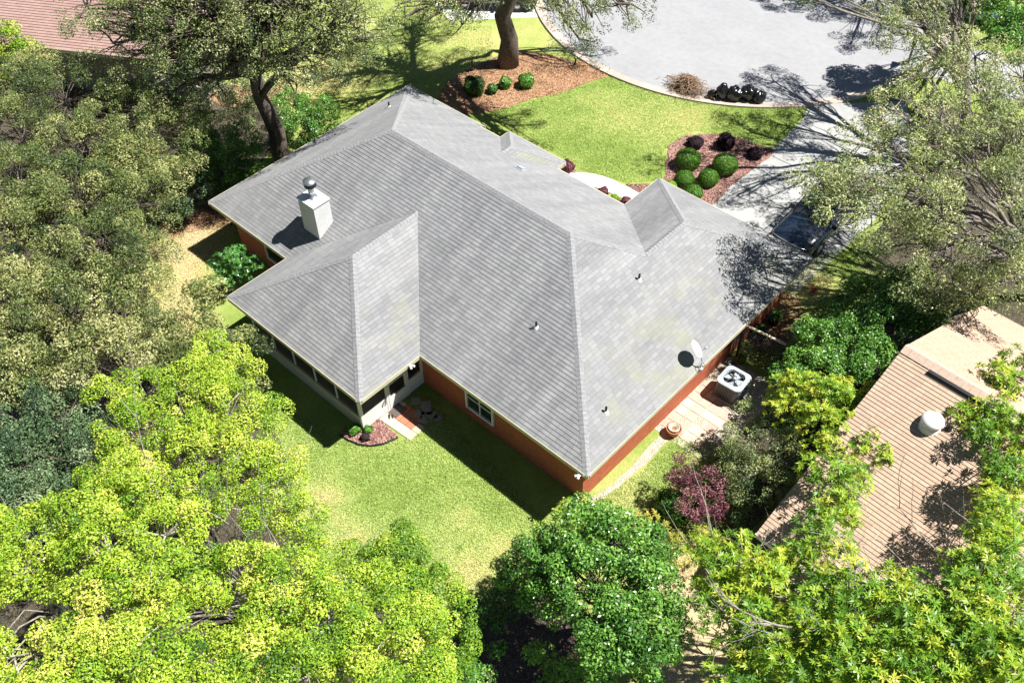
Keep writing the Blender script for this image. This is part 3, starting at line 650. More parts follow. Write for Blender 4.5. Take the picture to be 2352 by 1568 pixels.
HB(pf_, 'porch_frame', MT['white'])
def screenmat():
    m, t, b = nodes('insect_screen'); b.inputs['Base Color'].default_value = (.02, .02, .022, 1); b.inputs['Roughness'].default_value = .6
    tr = N(t, 'ShaderNodeBsdfTransparent'); mx = N(t, 'ShaderNodeMixShader', Fac=.42); out = t.nodes['Material Output']
    t.links.new(b.outputs[0], mx.inputs[1]); t.links.new(tr.outputs[0], mx.inputs[2]); t.links.new(mx.outputs[0], out.inputs[0]); return m
MT['screen'] = screenmat()
sc_ = MB(); sc_.face([(PX0+.05, PY+.03, .78), (PX1-.09, PY+.03, .78), (PX1-.09, PY+.03, 2.3), (PX0+.05, PY+.03, 2.3)])
sc_.face([(PX1-.03, PY+.1, .77), (PX1-.03, -1.22, .77), (PX1-.03, -1.22, 2.3), (PX1-.03, PY+.1, 2.3)]); sc_.face([(PX1-.03, -.12, .77), (PX1-.03, .5, .77), (PX1-.03, .5, 2.3), (PX1-.03, -.12, 2.3)])
sc_.face([(PX0+.03, PY+.1, .72), (PX0+.03, .6, .72), (PX0+.03, .6, 2.3), (PX0+.03, PY+.1, 2.3)])
HB(sc_, 'screen', MT['screen'])
dr = MB(); y0, y1 = -1.12, -.22
dr.box((PX1-.05, y0, .03), (PX1+.03, y0+.08, 2.12)); dr.box((PX1-.05, y1-.08, .03), (PX1+.03, y1, 2.12)); dr.box((PX1-.05, y0+.08, .03), (PX1+.03, y1-.08, .62)); dr.box((PX1-.05, y0+.08, 1.30), (PX1+.03, y1-.08, 1.37)); dr.box((PX1-.05, y0+.08, 2.04), (PX1+.03, y1-.08, 2.12)); dr.box((PX1-.08, y0-.01, 2.14), (PX1+.026, y1+.01, 2.20))
door = HB(dr, 'screen_door', MT['white']); hd = MB(); hd.tube([(PX1+.03, y0+.06, 1.0), (PX1+.09, y0+.06, 1.0), (PX1+.09, y0+.14, 1.0)], .012, 6); hd.build('handle', MT['metal'], door)
ds = MB(); ds.face([(PX1-.01, y0+.08, .62), (PX1-.01, y1-.08, .62), (PX1-.01, y1-.08, 2.04), (PX1-.01, y0+.08, 2.04)]); ds.build('door_screen', MT['screen'], door)
pfl = MB(); pfl.box((PX0+.1, PY+.1, .02), (PX1-.1, .58, .06)); HB(pfl, 'porch_floor', MT['stone'])
# floodlights
def flood(name, base, dirs, label=None):
    b = MB(); x, y, z = base; b.lathe([(0, -.02), (.06, -.02), (.06, .02), (0, .02)], 10, 0, base)
    for d in dirs:
        d = Vector(d).normalized(); M = Matrix.Translation(Vector(base)+d*.09) @ d.to_track_quat('Z', 'Y').to_matrix().to_4x4()
        b.tube([Vector(base), Vector(base)+d*.06], .010, 5); b.lathe([(.0, -.04), (.025, -.04), (.03, .0), (.048, .07), (.043, .08), (.0, .075)], 10, 0, (0, 0, 0), M)
    return HB(b, name, MT['white'])
flood('floodlight', (12.60, -.55, 2.56), [(.9, -.5, .15), (.9, .5, .1)]); flood('floodlight', (19.85, -.06, 2.50), [(.3, -1, -.1), (-.6, -.9, -.1)])
# chimney
CX0, CX1, CY0, CY1, CZ = 4.97, 5.87, 1.15, 1.87, 4.78
ch = MB(); ch.box((CX0, CY0, z_s(CY0)-.1), (CX1, CY1, CZ)); 
for i in range(9):
    z = 3.35+i*.16
chim = HB(ch, 'chimney', mat('chimney_siding', (.62, .62, .60), .6, .06, 2))
cs = MB(); z = 3.3
while z < CZ-.05:
    cs.box((CX0-.012, CY0-.012, z), (CX1+.012, CY1+.012, z+.15-.01)); z += .15
cs.build('lap_siding', chim.data.materials[0], chim)
cc = MB(); cc.box((CX0-.05, CY0-.05, CZ), (CX1+.05, CY1+.05, CZ+.05)); cc.box((CX0+.05, CY0+.05, CZ+.05), (CX1-.05, CY1-.05, CZ+.07)); cc.build('chimney_cap', MT['white'], chim)
fl = MB(); fx, fy = 5.40, 1.52
fl.lathe([(.2, .07), (.17, .12), (.125, .13), (.125, .48), (.13, .48), (.21, .60), (.23, .60), (.23, .78), (.25, .78), (.25, .83), (0, .86)], 28, 0, (fx, fy, CZ)); fl.build('flue_pipe', MT['metal'], chim)
fl = MB(); fl.lathe([(.236, .60), (.236, .775)], 28, 0, (fx, fy, CZ)); fl.build('flue_screen', MT['blackmetal'], chim)
sfl = MB(); sfl.box((CX0-.12, CY0-.10, z_s(CY0-.10)+.01), (CX1+.12, CY0-.1+.01, z_s(CY0-.10)+.06))
# roof vents
for nm, x, y, z in (('plumbing_vent', 15.61, 2.63, z_s(2.63)), ('plumbing_vent', 16.94, 6.47, EZ+PT*(Lh-16.94)), ('plumbing_vent', 19.17, 2.02, EZ+PT*(Lh-19.17)), ('plumbing_vent', 1.9, 8.4, 3.69)):
    b = MB(); b.lathe([(.11, -.05), (.09, .02), (.045, .07), (.04, .08)], 12, 0, (x, y, z)); v = HB(b, nm, MT['white'])
    b = MB(); b.lathe([(.04, .05), (.04, .26), (.028, .26), (.028, .1)], 10, 0, (x, y, z)); b.build('vent_pipe', MT['blackmetal'], v)
b = MB(); M = Matrix.Translation((9.3, 8.75, EZ+PT*(Wh-8.75)+.03)) @ Matrix.Rotation(-math.atan(PT), 4, 'X')
b.box((-.14, -.12, 0), (.14, .12, .08), 0, M); b.box((-.2, -.17, -.01), (.2, .17, .012), 0, M); HB(b, 'roof_vent', MT['greymetal'])
# wall services near the trellis
sv = MB(); sv.tube([(19.56, 9.3, 0), (19.56, 9.3, 1.9), (19.62, 9.3, 2.2), (19.8, 9.3, 2.42)], .035, 8); sv.tube([(19.55, 9.55, .2), (19.55, 9.55, 2.4)], .025, 8); sv.box((19.5, 9.15, 1.1), (19.68, 9.45, 1.6)); HB(sv, 'utility_conduit', MT['greymetal'])
for x, y, z in ((16.8, .56, 1.4),): pass
# ------------------------------------------------------------------ neighbour houses
nr = empty('tan_roofed_house', (25.15, 1.75, 0), -.054, label='neighbouring house with tan shingled roof under the big leafy tree', cat='house')
Wn, Ln, pn, en = 6.7, 9.0, .45, 2.65
b = MB(); rz_ = en+pn*Wn
roof_face(b, [(0, 0, en), (Ln, 0, en), (Ln, Wn, rz_), (0, Wn, rz_)], .13, .017, tab=.22); roof_face(b, [(0, 2*Wn, en), (Ln, 2*Wn, en), (Ln, Wn, rz_), (0, Wn, rz_)], .13, .017, tab=.22)
rr = b.build('roof', [MT['tanroof'], MT['tanbutt']], nr)
b = MB(); cap_line(b, (0, Wn, rz_), (Ln, Wn, rz_), (0, -pn, 1), (0, pn, 1), .24, .25, lift=.06); b.build('ridge_cap', MT['tancap'], rr)
b = MB()
for a, c_ in (((1.0, Wn-.36), (3.2, Wn-.30)), ((4.2, Wn-.36), (6.5, Wn-.30))): b.box((a[0], a[1], en+pn*a[1]+.035), (c_[0], c_[1]+.06, en+pn*c_[1]+.10))
b.build('ridge_vent', MT['dark'], rr)
b = MB(); b.box((.35, .35, 0), (Ln-.3, 2*Wn-.35, en-.05)); b.face([(.35, .35, en-.05), (.35, 2*Wn-.35, en-.05), (.35, Wn, rz_-.12)]); b.build('wall', MT['greybrick'], nr)
b = MB(); b.box((-.02, -.03, en-.15), (Ln+.02, -.0, en+.01)); b.face([(-.01, 0, en), (-.01, Wn, rz_), (-.01, Wn, rz_-.16), (-.01, 0, en-.16)]); b.face([(-.01, 2*Wn, en), (-.01, Wn, rz_), (-.01, Wn, rz_-.16), (-.01, 2*Wn, en-.16)]); b.build('fascia', MT['white'], nr)
# round roof vent + small pipe vent on tan roof
def on_tan(px, py):
    d = _f+_R*(px-WPX/2)/FPX-_U*(py-HPX/2)/FPX; d = Vector(d); c0 = Vector(CAM); Mi = (Matrix.Translation((25.15, 1.75, 0)) @ Matrix.Rotation(-.054, 4, 'Z')).inverted()
    o = Mi @ c0; dd = Mi.to_3x3() @ d; nn = Vector((0, -pn, 1)); s_ = (en-nn.dot(o))/nn.dot(dd); return o+dd*s_
q = on_tan(2138, 975); b = MB(); b.lathe([(.34, -.12), (.30, .05), (.24, .10), (.24, .16), (.33, .17), (.34, .20), (.31, .27), (.22, .33), (.1, .36), (0, .365)], 28, 0, tuple(q)); b.build('turbine_vent', MT['white'], rr)
q = on_tan(2178, 985); b = MB(); b.lathe([(.13, -.06), (.1, .03), (.05, .08), (.045, .22), (0, .22)], 12, 0, tuple(q)); b.build('vent_pipe', MT['blackmetal'], rr)
# left neighbour
a = g(205, 205); c_ = g(472, 236); dx = (c_-a).normalized(); ang = math.atan2(dx.y, dx.x)
nl = empty('brown_roofed_house', (c_.x, c_.y, 0), ang, label='neighbouring house with pinkish brown roof behind the oaks at upper left', cat='house')
b = MB(); Ll, Wl, pl_ = 15., 5.2, .4
roof_face(b, [(-Ll, -.6, 2.6), (.6, -.6, 2.6), (.6, Wl, 2.6+pl_*(Wl+.6)), (-Ll, Wl, 2.6+pl_*(Wl+.6))], .16, .024); roof_face(b, [(-Ll, 2*Wl+.6, 2.6), (.6, 2*Wl+.6, 2.6), (.6, Wl, 2.6+pl_*(Wl+.6)), (-Ll, Wl, 2.6+pl_*(Wl+.6))], .16, .024)
b.build('roof', [MT['pinkroof'], MT['butt']], nl)
b = MB(); b.box((-Ll+.3, 0, 0), (0, 2*Wl, 2.5)); b.face([(-.01, 0, 2.5), (-.01, 2*Wl, 2.5), (-.01, Wl, 2.5+pl_*Wl)]); b.build('wall', MT['greybrick'], nl)
b = MB(); b.box((-Ll, -.63, 2.44), (.62, -.6, 2.62)); b.box((.6, -.6, 2.44), (.63, 2*Wl+.6, 2.5)); b.build('fascia', MT['cream'], nl)
# ------------------------------------------------------------------ cars
def paint(name, c): 
    m, t, b = nodes(name); b.inputs['Base Color'].default_value = (*c, 1); b.inputs['Roughness'].default_value = .25; b.inputs['Coat Weight'].default_value = 1.; b.inputs['Coat Roughness'].default_value = .05
    n_ = noi(t, 3, N(t, 'ShaderNodeTexCoord').outputs['Object']); t.links.new(ramp(t, [(.3, c), (.7, tuple(x*1.15 for x in c))], n_), b.inputs['Base Color']); return m
def loft(mb, secs, mi=0, closed=True):
    n = len(secs[0]); b0 = len(mb.v)
    for s_ in secs: mb.v += [tuple(p) for p in s_]
    for i in range(len(secs)-1):
        for k in range(n-1 if not closed else n):
            q = b0+i*n; k2 = (k+1) % n; mb.f.append((q+k, q+k2, q+n+k2, q+n+k)); mb.m.append(mi); mb.uv.append(None); mb.sm.append(True)
    for q in (b0, b0+(len(secs)-1)*n): mb.f.append(tuple(q+k for k in range(n))); mb.m.append(mi); mb.uv.append(None); mb.sm.append(False)
def suv(name, label, loc, rz, pm, cat='car'):
    """front faces -y; origin on the ground at centre"""
    root = empty(name, loc, rz, label=label, cat=cat)
    def sec(y, hw, zb, zt, e=4., crown=.03):
        pts = []
        for k in range(24):
            a = 2*math.pi*k/24; c_, s_ = math.cos(a), math.sin(a)
            x = hw*math.copysign(abs(c_)**(2/e), c_); zz = math.copysign(abs(s_)**(2/e), s_)
            z = (zt+zb)/2+(zt-zb)/2*zz; z += crown*(1-(x/hw)**2) if s_ > 0 else 0; pts.append((x, y, z))
        return pts
    mb = MB(); loft(mb, [sec(-2.45, .78, .38, .72), sec(-2.38, .88, .32, .86, crown=.05), sec(-2.2, .94, .28, .96, crown=.06), sec(-1.6, .96, .28, 1.02, crown=.07), sec(-.95, .97, .28, 1.07, crown=.07), (sec(-.6, .97, .28, 1.08)), sec(1.0, .97, .28, 1.10), sec(2.1, .96, .30, 1.10), sec(2.38, .93, .34, 1.04), sec(2.45, .84, .42, .9)])
    body = mb.build('body', pm, root)
    mb = MB(); loft(mb, [sec(-1.0, .84, .98, 1.06, 5, .03), sec(-.72, .80, .98, 1.26, 5, .03), sec(-.28, .74, .98, 1.58, 5, .03), sec(.4, .74, .98, 1.68, 5, .03), sec(1.6, .73, .98, 1.66, 5, .03), sec(2.1, .72, .98, 1.55, 5, .03), sec(2.32, .74, .98, 1.12, 5, .02)])
    mb.build('windows', MT['glass'], root)
    mb = MB(); loft(mb, [sec(-.30, .68, 1.575, 1.625, 3.5, .03), sec(.0, .73, 1.60, 1.69, 3.5, .03), sec(1.6, .73, 1.60, 1.70, 3.5, .03), sec(2.12, .69, 1.54, 1.60, 3.5, .03)])
    for s_ in (-1, 1):
        mb.tube([(s_*.85, -.98, 1.06), (s_*.745, -.28, 1.60)], .035, 6); mb.tube([(s_*.80, .55, 1.08), (s_*.75, .55, 1.62)], .04, 6); mb.tube([(s_*.80, 2.25, 1.1), (s_*.71, 2.1, 1.58)], .05, 6)
        mb.tube([(s_*.68, -.1, 1.74), (s_*.68, 1.9, 1.76)], .018, 6)
    mb.build('car_roof', pm, root)
    for s_ in (-1, 1):
        mb = MB(); mb.box((s_*1.02-.10, -.82, 1.02), (s_*1.02+.10, -.70, 1.17)); mb.build('mirror', MT['black'], root)
        mb = MB(); mb.raw([(s_*.50, -2.42, .62), (s_*.80, -2.37, .62), (s_*.93, -2.16, .72), (s_*.93, -2.12, .86), (s_*.82, -2.33, .84), (s_*.50, -2.41, .80), ], [(0, 1, 4, 5), (1, 2, 3, 4)], 0); mb.build('headlight', MT['metal'], root)
        mb = MB(); mb.box((s_*.84-.09, 2.36, .78), (s_*.84+.09, 2.44, 1.08)); mb.build('taillight', LF['red'] if False else mat('taillight_red', (.5, .01, .01), .3), root)
        for y in (-1.5, 1.45):
            mb = MB(); M = Matrix.Translation((s_*.88, y, .36)) @ Matrix.Rotation(math.pi/2, 4, 'Y'); mb.lathe([(.2, -.11), (.34, -.11), (.36, -.06), (.36, .06), (.34, .11), (.2, .11)], 24, 0, (0, 0, 0), M); wh = mb.build('wheel', MT['rubber'], root)
            mb = MB(); mb.lathe([(0, -.115), (.21, -.10), (.21, .10), (0, .115)], 16, 0, (0, 0, 0), M); mb.build('rim', MT['metal'], wh)
    mb = MB(); mb.box((-.62, -2.475, .42), (.62, -2.42, .74)); gr = mb.build('grille', MT['black'], root)
    mb = MB(); mb.tube([(-.80, -2.40, .80), (-.5, -2.47, .79), (0, -2.49, .785), (.5, -2.47, .79), (.80, -2.40, .80)], .025, 6)
    for z in (.5, .6, .69): mb.tube([(-.6, -2.48, z), (.6, -2.48, z)], .012, 5)
    mb.build('chrome_trim', MT['metal'], gr)
    mb = MB(); mb.tube([(-.93, -2.12, .34), (-.75, -2.46, .36), (0, -2.53, .36), (.75, -2.46, .36), (.93, -2.12, .34)], .085, 8); mb.build('bumper', pm, root)
    mb = MB(); mb.tube([(-.93, 2.15, .42), (-.75, 2.46, .44), (0, 2.5, .44), (.75, 2.46, .44), (.93, 2.15, .42)], .085, 8); mb.build('bumper', MT['black'], root)
    mb = MB(); mb.tube([(-.7, -1.02, 1.09), (-.1, -.86, 1.17)], .012, 4); mb.tube([(.0, -1.02, 1.12), (.62, -.86, 1.17)], .012, 4); mb.build('wipers', MT['black'], root)
    return root
suv('parked_suv', 'dark blue black car nosed up to the garage under the oak', (18.15, 17.9, .015), -.02, paint('dark_blue_paint', (.012, .02, .035)))
suv('parked_car', 'black car with red tail lights beside the big dark trunk', (-5.6, 22.6, .01), 2.2, paint('black_paint', (.006, .006, .007)))
suv('parked_car', 'dark grey car at the very top edge, left of the black one', (-12.0, 21.5, .01), 1.0, paint('dark_grey_paint', (.02, .025, .03)))
p = g(2200, 35); suv('parked_car', 'light blue car glimpsed through leaves at top right', (p.x, p.y, .015), 1.9, paint('light_blue_paint', (.16, .30, .55)))
# ------------------------------------------------------------------ air conditioner
ac = empty('air_conditioner', (20.62, 7.75, 0), .05, label='grey slatted air conditioner with round fan beside the brick wall', cat='air conditioner')
def rsq(hw, r, n=6):
    pts = []
    for cx_, cy_, a0 in ((hw-r, hw-r, 0), (-(hw-r), hw-r, 90), (-(hw-r), -(hw-r), 180), (hw-r, -(hw-r), 270)):
        for k in range(n+1): a = math.radians(a0+90*k/n); pts.append((cx_+r*math.cos(a), cy_+r*math.sin(a)))
    return pts
b = MB(); pts = rsq(.46, .15); n = len(pts)
for i in range(n):
    p, q = pts[i], pts[(i+1) % n]; b.face([(p[0], p[1], .1), (q[0], q[1], .1), (q[0], q[1], .88), (p[0], p[1], .88)])
b.build('casing', MT['black'], ac)
b = MB(); P2 = rsq(.475, .16, 5); L_ = len(P2)
for i in range(L_):
    p, q = Vector(P2[i]), Vector(P2[(i+1) % L_]); K = max(1, int((q-p).length/.055))
    for k in range(K): c_ = p.lerp(q, k/K); b.tube([(c_.x, c_.y, .1), (c_.x, c_.y, .87)], .005, 4)
b.build('louvres', MT['greymetal'], ac)
b = MB(); nn_ = 28; outer = rsq(.50, .2, 6)
inner = [(.40*math.cos(math.atan2(p[1], p[0])), .40*math.sin(math.atan2(p[1], p[0]))) for p in outer]
for i in range(len(outer)):
    j = (i+1) % len(outer); b.face([(*outer[i], .90), (*outer[j], .90), (*inner[j], .93), (*inner[i], .93)]); b.face([(*outer[i], .84), (*outer[j], .84), (*outer[j], .90), (*outer[i], .90)]); b.face([(*inner[i], .93), (*inner[j], .93), (*inner[j], .80), (*inner[i], .80)])
b.build('top_frame', MT['greymetal'], ac)
b = MB()
for k in range(9): a = 2*math.pi*k/9; b.tube([(.1*math.cos(a), .1*math.sin(a), .955), (.41*math.cos(a), .41*math.sin(a), .925)], .0045, 4)
for r in (.2, .32): b.tube([(r*math.cos(2*math.pi*k/24), r*math.sin(2*math.pi*k/24), .945) for k in range(25)], .003, 4)
b.lathe([(0, .97), (.1, .965), (.1, .93)], 16); b.build('fan_guard', MT['metal'], ac)
b = MB()
for k in range(4):
    a = 2*math.pi*k/4; R4 = Matrix.Rotation(a, 4, 'Z'); b.face([R4 @ Vector(v) for v in ((.06, -.05, .80), (.33, -.14, .77), (.34, .14, .85), (.06, .05, .84))])
b.build('fan_blades', MT['greymetal'], ac)
b = MB(); b.face([(x, y, .74) for x, y in rsq(.40, .15)]); b.build('coil_floor', MT['dark'], ac)
b = MB(); b.box((-.52, -.52, .0), (.52, .52, .1)); b.build('pad', MT['stone'], ac)
# ------------------------------------------------------------------ satellite dish
dishr = empty('satellite_dish', (20.12, 6.0, 2.6), label='white satellite dish on an arm at the eave above the air conditioner', cat='satellite dish')
dn_ = Vector((.65, .45, .6)).normalized(); dc = Vector((-.28, -.02, .78))
M = Matrix.Translation(dc) @ dn_.to_track_quat('Z', 'Y').to_matrix().to_4x4() @ Matrix.Scale(1.15, 4, (0, 1, 0))
b = MB(); b.lathe([(0, -.05), (.12, -.04), (.22, -.01), (.29, .03), (.295, .035), (.285, .022), (.2, -.03), (0, -.07)], 32, 0, (0, 0, 0), M); b.build('reflector', mat('dish_white', (.85, .85, .83), .35, .03), dishr)
b = MB(); b.tube([(0, 0, 0), (0, 0, .45), (-.1, 0, .62), dc-dn_*.07], .022, 8); b.tube([(.05, .2, .0), (0, 0, .4)], .012, 6); b.tube([(.05, -.25, .0), (0, 0, .4)], .012, 6); b.box((-.1, -.06, -.02), (.1, .06, .02)); b.build('mast', MT['greymetal'], dishr)
low = dc - Vector((0, 0, 1))*.22+dn_*.05; lnb = dc+dn_*.42-Vector((0, 0, .12))
b = MB(); b.tube([low, (low+lnb)/2-Vector((0, 0, .06)), lnb], .013, 6); b.tube([lnb-dn_*.05, lnb+dn_*.02], .04, 8); b.build('feed_arm', MT['greymetal'], dishr)
# ------------------------------------------------------------------ lattice screen
q0, q1 = Vector((19.75, 9.45, 0)), Vector((21.35, 9.62, 0)); dl = (q1-q0).normalized(); HL = 1.75
lt = empty('lattice_screen', q0, math.atan2(dl.y, dl.x), label='dark lattice screen with pale top rail standing out from the brick wall', cat='lattice screen')
b = MB(); Lw = (q1-q0).length; st = .13
for s_ in (1, -1):
    x = -HL
    while x < Lw+HL:
        a0 = max(0, x if s_ > 0 else 0); 
        pts2 = []
        for t_ in (0, 1): pass
        # line from (x,0) slope s_
        xa, za = x, 0.05; xb, zb = x+HL-.1, HL-.05
        if s_ < 0: za, zb = zb, za
        t0 = max(0, (0-xa)/(xb-xa)); t1 = min(1, (Lw-xa)/(xb-xa))
        if t1 > t0: b.tube([(xa+(xb-xa)*t0, s_*.012, za+(zb-za)*t0), (xa+(xb-xa)*t1, s_*.012, za+(zb-za)*t1)], .014, 4)
        x += st
b.build('lattice', MT['blackmetal'], lt)
b = MB(); b.box((-.02, -.045, HL), (Lw+.05, .045, HL+.05)); b.build('top_rail', MT['cream'], lt)
b = MB(); b.box((-.05, -.04, 0), (.03, .04, HL-.002)); b.build('post', MT['blackmetal'], lt)
b = MB(); b.box((Lw-.03, -.04, 0), (Lw+.05, .04, HL-.002)); b.build('post', MT['blackmetal'], lt)
# ------------------------------------------------------------------ pots, hose bowl, mat, sandals
def pot(name, label, cat, px, py, r, h, m, plant=None, rim=True):
    p = g(px, py, h*.5); root = empty(name, (p.x, p.y, .03), label=label, cat=cat)
    b = MB(); b.lathe([(0, 0), (r*.7, 0), (r*.95, h*.9), (r*1.06, h*.9), (r*1.06, h), (r*.92, h), (r*.88, h*.82), (0, h*.82)], 20); b.build('pot', MT[m], root)
    if plant:
        n = 240; e = unit(n, .9); P = e*np.array([r*1.4, r*1.4, r*1.6])*RNG.uniform(.4, 1, n)[:, None]+np.array([0, 0, h]); L = RNG.uniform(.06, .13, n)
        leafmesh('foliage', P, nrm(e+.6*unit(n)), e, L, L*.4, RNG.uniform(.2, .9, n), LF[plant], root)
    return root
hp = pot('hose_bowl', 'round bowl with a coiled hose by the brick wall', 'hose bowl', 1547, 990, .27, .32, 'terracotta')
b = MB()
pts_ = [((.1+.11*(k/80.))*math.cos(k*.55), (.1+.11*(k/80.))*math.sin(k*.55), .28+.0012*k) for k in range(81)]; b.tube(pts_, .016, 6); b.build('hose', mat('hose_pale', (.55, .48, .36), .6), hp)
pot('plant_pot', 'black pot with a dark plant on the orange straw', 'plant pot', 1777, 735, .26, .4, 'black', 'green')
pot('plant_pot', 'black pot just behind the air conditioner', 'plant pot', 1679, 846, .2, .35, 'black')
pot('plant_pot', 'small terracotta pot by the foot of the lattice screen', 'plant pot', 1703, 828, .15, .24, 'terracotta', 'green')
pot('plant_pot', 'terracotta pot at the right corner of the air conditioner', 'plant pot', 1698, 872, .15, .22, 'terracotta', 'purple')
b = MB(); p = g(913, 944); c4 = rect(p.x, p.y, .55, .42, math.atan2(uy.y, uy.x)); 
dm = slab_poly('doormat', c4, .02, mat('doormat_fibre', (.12, .09, .08), .95, .8, 30, col2=(.02, .02, .02)), z0=.045, label='small dark speckled doormat in front of the screen door', cat='doormat')
sd = empty('sandals', tuple(g(898, 956, .04)), .9, label='pair of dark sandals left of the doormat', cat='sandals')
for s_ in (-1, 1):
    b = MB(); b.face([(s_*.06+.045*math.cos(a)*(1.0 if math.sin(a) > 0 else .8), .12*math.sin(a), .02) for a in [2*math.pi*k/16 for k in range(16)]]); b.tube([(s_*.06-.04, .02, .02), (s_*.06, .07, .045), (s_*.06+.04, .02, .02)], .01, 5); b.build('sandal', MT['rubber'], sd)
# ------------------------------------------------------------------ kerbside: brush pile and trash bags
bp = g(1577, 205); b = MB(); rnd = random.Random(3)
for i in range(620):
    a = rnd.uniform(0, 2*math.pi); rr_ = abs(rnd.gauss(0, .5)); x, y = rr_*math.cos(a)*1.15, rr_*math.sin(a)*.75; z = rnd.uniform(.03, max(.08, .75-rr_*.55)); th = rnd.uniform(0, 2*math.pi); L = rnd.uniform(.35, 1.0); tz = rnd.uniform(-.25, .3)
    d = Vector((math.cos(th), math.sin(th)*.8, tz)); s0 = Vector((x, y, z)); k = Vector((rnd.uniform(-.12, .12), rnd.uniform(-.12, .12), rnd.uniform(0, .1)))
    P_ = [s0-d*L/2, s0+k, s0+d*L/2]; P_ = [Vector((q.x, q.y, max(.02, q.z))) for q in P_]; b.tube(P_, [rnd.uniform(.006, .02), .012, .005], 4, cap=False)
b.build('brush_pile', MT['brush'], loc=(bp.x, bp.y, .02), label='heap of cut brown twigs at the kerb left of the black bags', cat='brush pile')
def bag(px, py, r, h, label, seed):
    p = g(px, py); b = MB(); n, m_ = 34, 24; b0 = 0; vs = []; fs = []
    for i in range(m_+1):
        ph = math.pi*i/m_
        for k in range(n):
            t = 2*math.pi*k/n; rr_ = math.sin(ph)**.75; zz = (1-math.cos(ph))/2
            x, y, z = r*rr_*math.cos(t), r*rr_*math.sin(t), h*zz
            nz = pnoise(Vector((x*3.2+seed*7, y*3.2, z*3.2)))*.34+abs(pnoise(Vector((x*7+seed, y*7, z*7))))*.22-.06+.03*abs(math.sin(6*t+9*z+seed)); s_ = 1+nz
            vs.append((x*s_*(1.1-.25*zz), y*s_*(1.1-.25*zz), z*(1+nz*.4)))
    for i in range(m_):
        for k in range(n): fs.append((i*n+k, i*n+(k+1) % n, (i+1)*n+(k+1) % n, (i+1)*n+k))
    b.raw(vs, fs, 0, True); b.tube([(0, 0, h*.9), (.03, 0, h*1.0), (.08, .03, h*1.03), (.13, .05, h*.98)], [.05, .025, .05, .02], 7)
    b.build('trash_bag', MT['bag'], loc=(p.x, p.y, .0), label=label, cat='trash bag', group='black trash bags at the kerb')
bag(1634, 224, .24, .42, 'smallest black trash bag, touching the brush pile', 1); bag(1657, 226, .31, .85, 'tall shiny black trash bag second from the brush pile', 2)
bag(1686, 229, .38, .72, 'wide black trash bag in the middle of the row', 3); bag(1714, 228, .36, .82, 'black trash bag leaning on the middle one', 4); bag(1740, 233, .36, .60, 'low black trash bag at the right end of the row', 5)
# post at the road edge
p = g(2085, 148); ps = empty('mailbox', (p.x, p.y, 0), .3, label='mailbox on a weathered post at the right edge of the road', cat='mailbox')
b = MB(); b.box((-.06, -.06, 0), (.06, .06, 1.15)); b.build('post', MT['twig'], ps)
b = MB(); M = Matrix.Translation((0, -.05, 1.2)) @ Matrix.Rotation(math.pi/2, 4, 'X'); b.box((-.1, -.3, 1.15), (.1, .25, 1.25)); b.tube([(0, -.3, 1.25), (0, .25, 1.25)], .1, 14); b.build('box', MT['blackmetal'], ps)
# ------------------------------------------------------------------ vegetation
def gb_(px, py): p = g(px, py); return (p.x, p.y)
GO = 'live oaks along the left side'
tree('oak_tree', 'tall leaning oak with thick dark trunk behind the roof at upper left', 'tree', (-2.75, 5.6),
 [(560, 60, 8.5, 2.3), (430, 60, 8.5, 2.1), (300, 70, 8, 1.9), (700, 50, 8.5, 2.1), (800, 50, 8, 1.8), (840, 90, 7.5, 1.2), (620, -10, 10, 2.2), (450, -20, 10, 2.2), (320, -10, 9, 2.0), (760, -20, 9.5, 2.2), (200, 20, 8, 1.5), (520, 130, 7.5, 1.7), (690, 130, 7.5, 1.6), (430, 150, 7, 1.6), (350, 130, 7, 1.6), (480, 190, 6, 1.3), (770, 120, 7, 1.3), (260, 100, 7, 1.3), (610, 100, 8, 1.7), (600, -80, 10, 2.4), (420, -80, 10, 2.4), (680, 190, 5.5, .9), (400, 210, 5.5, 1.1)],
 'oaksparse', 'oakpale', r=.33, fork=.55, lean=(-.6, .1), over=dict(puffs=12, n=84, tl=.1))
tree('oak_tree', 'smaller oak with a pale stem in front of the brown brick wall', 'tree', gb_(480, 240), [(440, 190, 3.6, 1.0), (520, 200, 3.6, 1.1), (560, 180, 3.8, 1.0), (470, 150, 4.2, 1.0), (560, 240, 3, .9), (380, 180, 3.8, .9)], 'oaksparse', 'oakdark', r=.12, bark='palebark', over=dict(tm=.5, puffs=14))
tree('oak_tree', 'broad olive oak below the brown roofed house', 'tree', gb_(200, 360), [(40, 210, 5, 1.9), (150, 235, 5.5, 2.1), (290, 285, 5.5, 2.0), (390, 340, 5, 1.8), (50, 320, 5, 2.1), (190, 350, 5.5, 2.1), (320, 240, 4.6, 1.3), (420, 280, 4.4, 1.2), (300, 400, 5, 1.8), (90, 160, 4, 1.2)], 'oak', 'oak', group=GO)
tree('oak_tree', 'olive oak left of the pine straw corner', 'tree', gb_(200, 620), [(40, 440, 5.5, 2.0), (180, 470, 6, 2.1), (320, 470, 5.2, 1.6), (90, 570, 5.5, 2.0), (230, 590, 6, 2.0), (320, 600, 4.8, 1.3), (360, 430, 5, 1.3), (10, 520, 5.5, 1.8)], 'oak', 'oak', group=GO, over=dict(tm=.47))
tree('oak_tree', 'olive oak left of the dry strip of lawn', 'tree', gb_(200, 880), [(40, 690, 5.5, 1.9), (180, 720, 6, 2.0), (300, 690, 5, 1.4), (80, 810, 5.5, 1.8), (210, 830, 5.5, 1.6), (290, 780, 4.8, 1.2), (10, 850, 5.5, 1.5), (330, 740, 4., 1.)], 'oak', 'oak', group=GO)
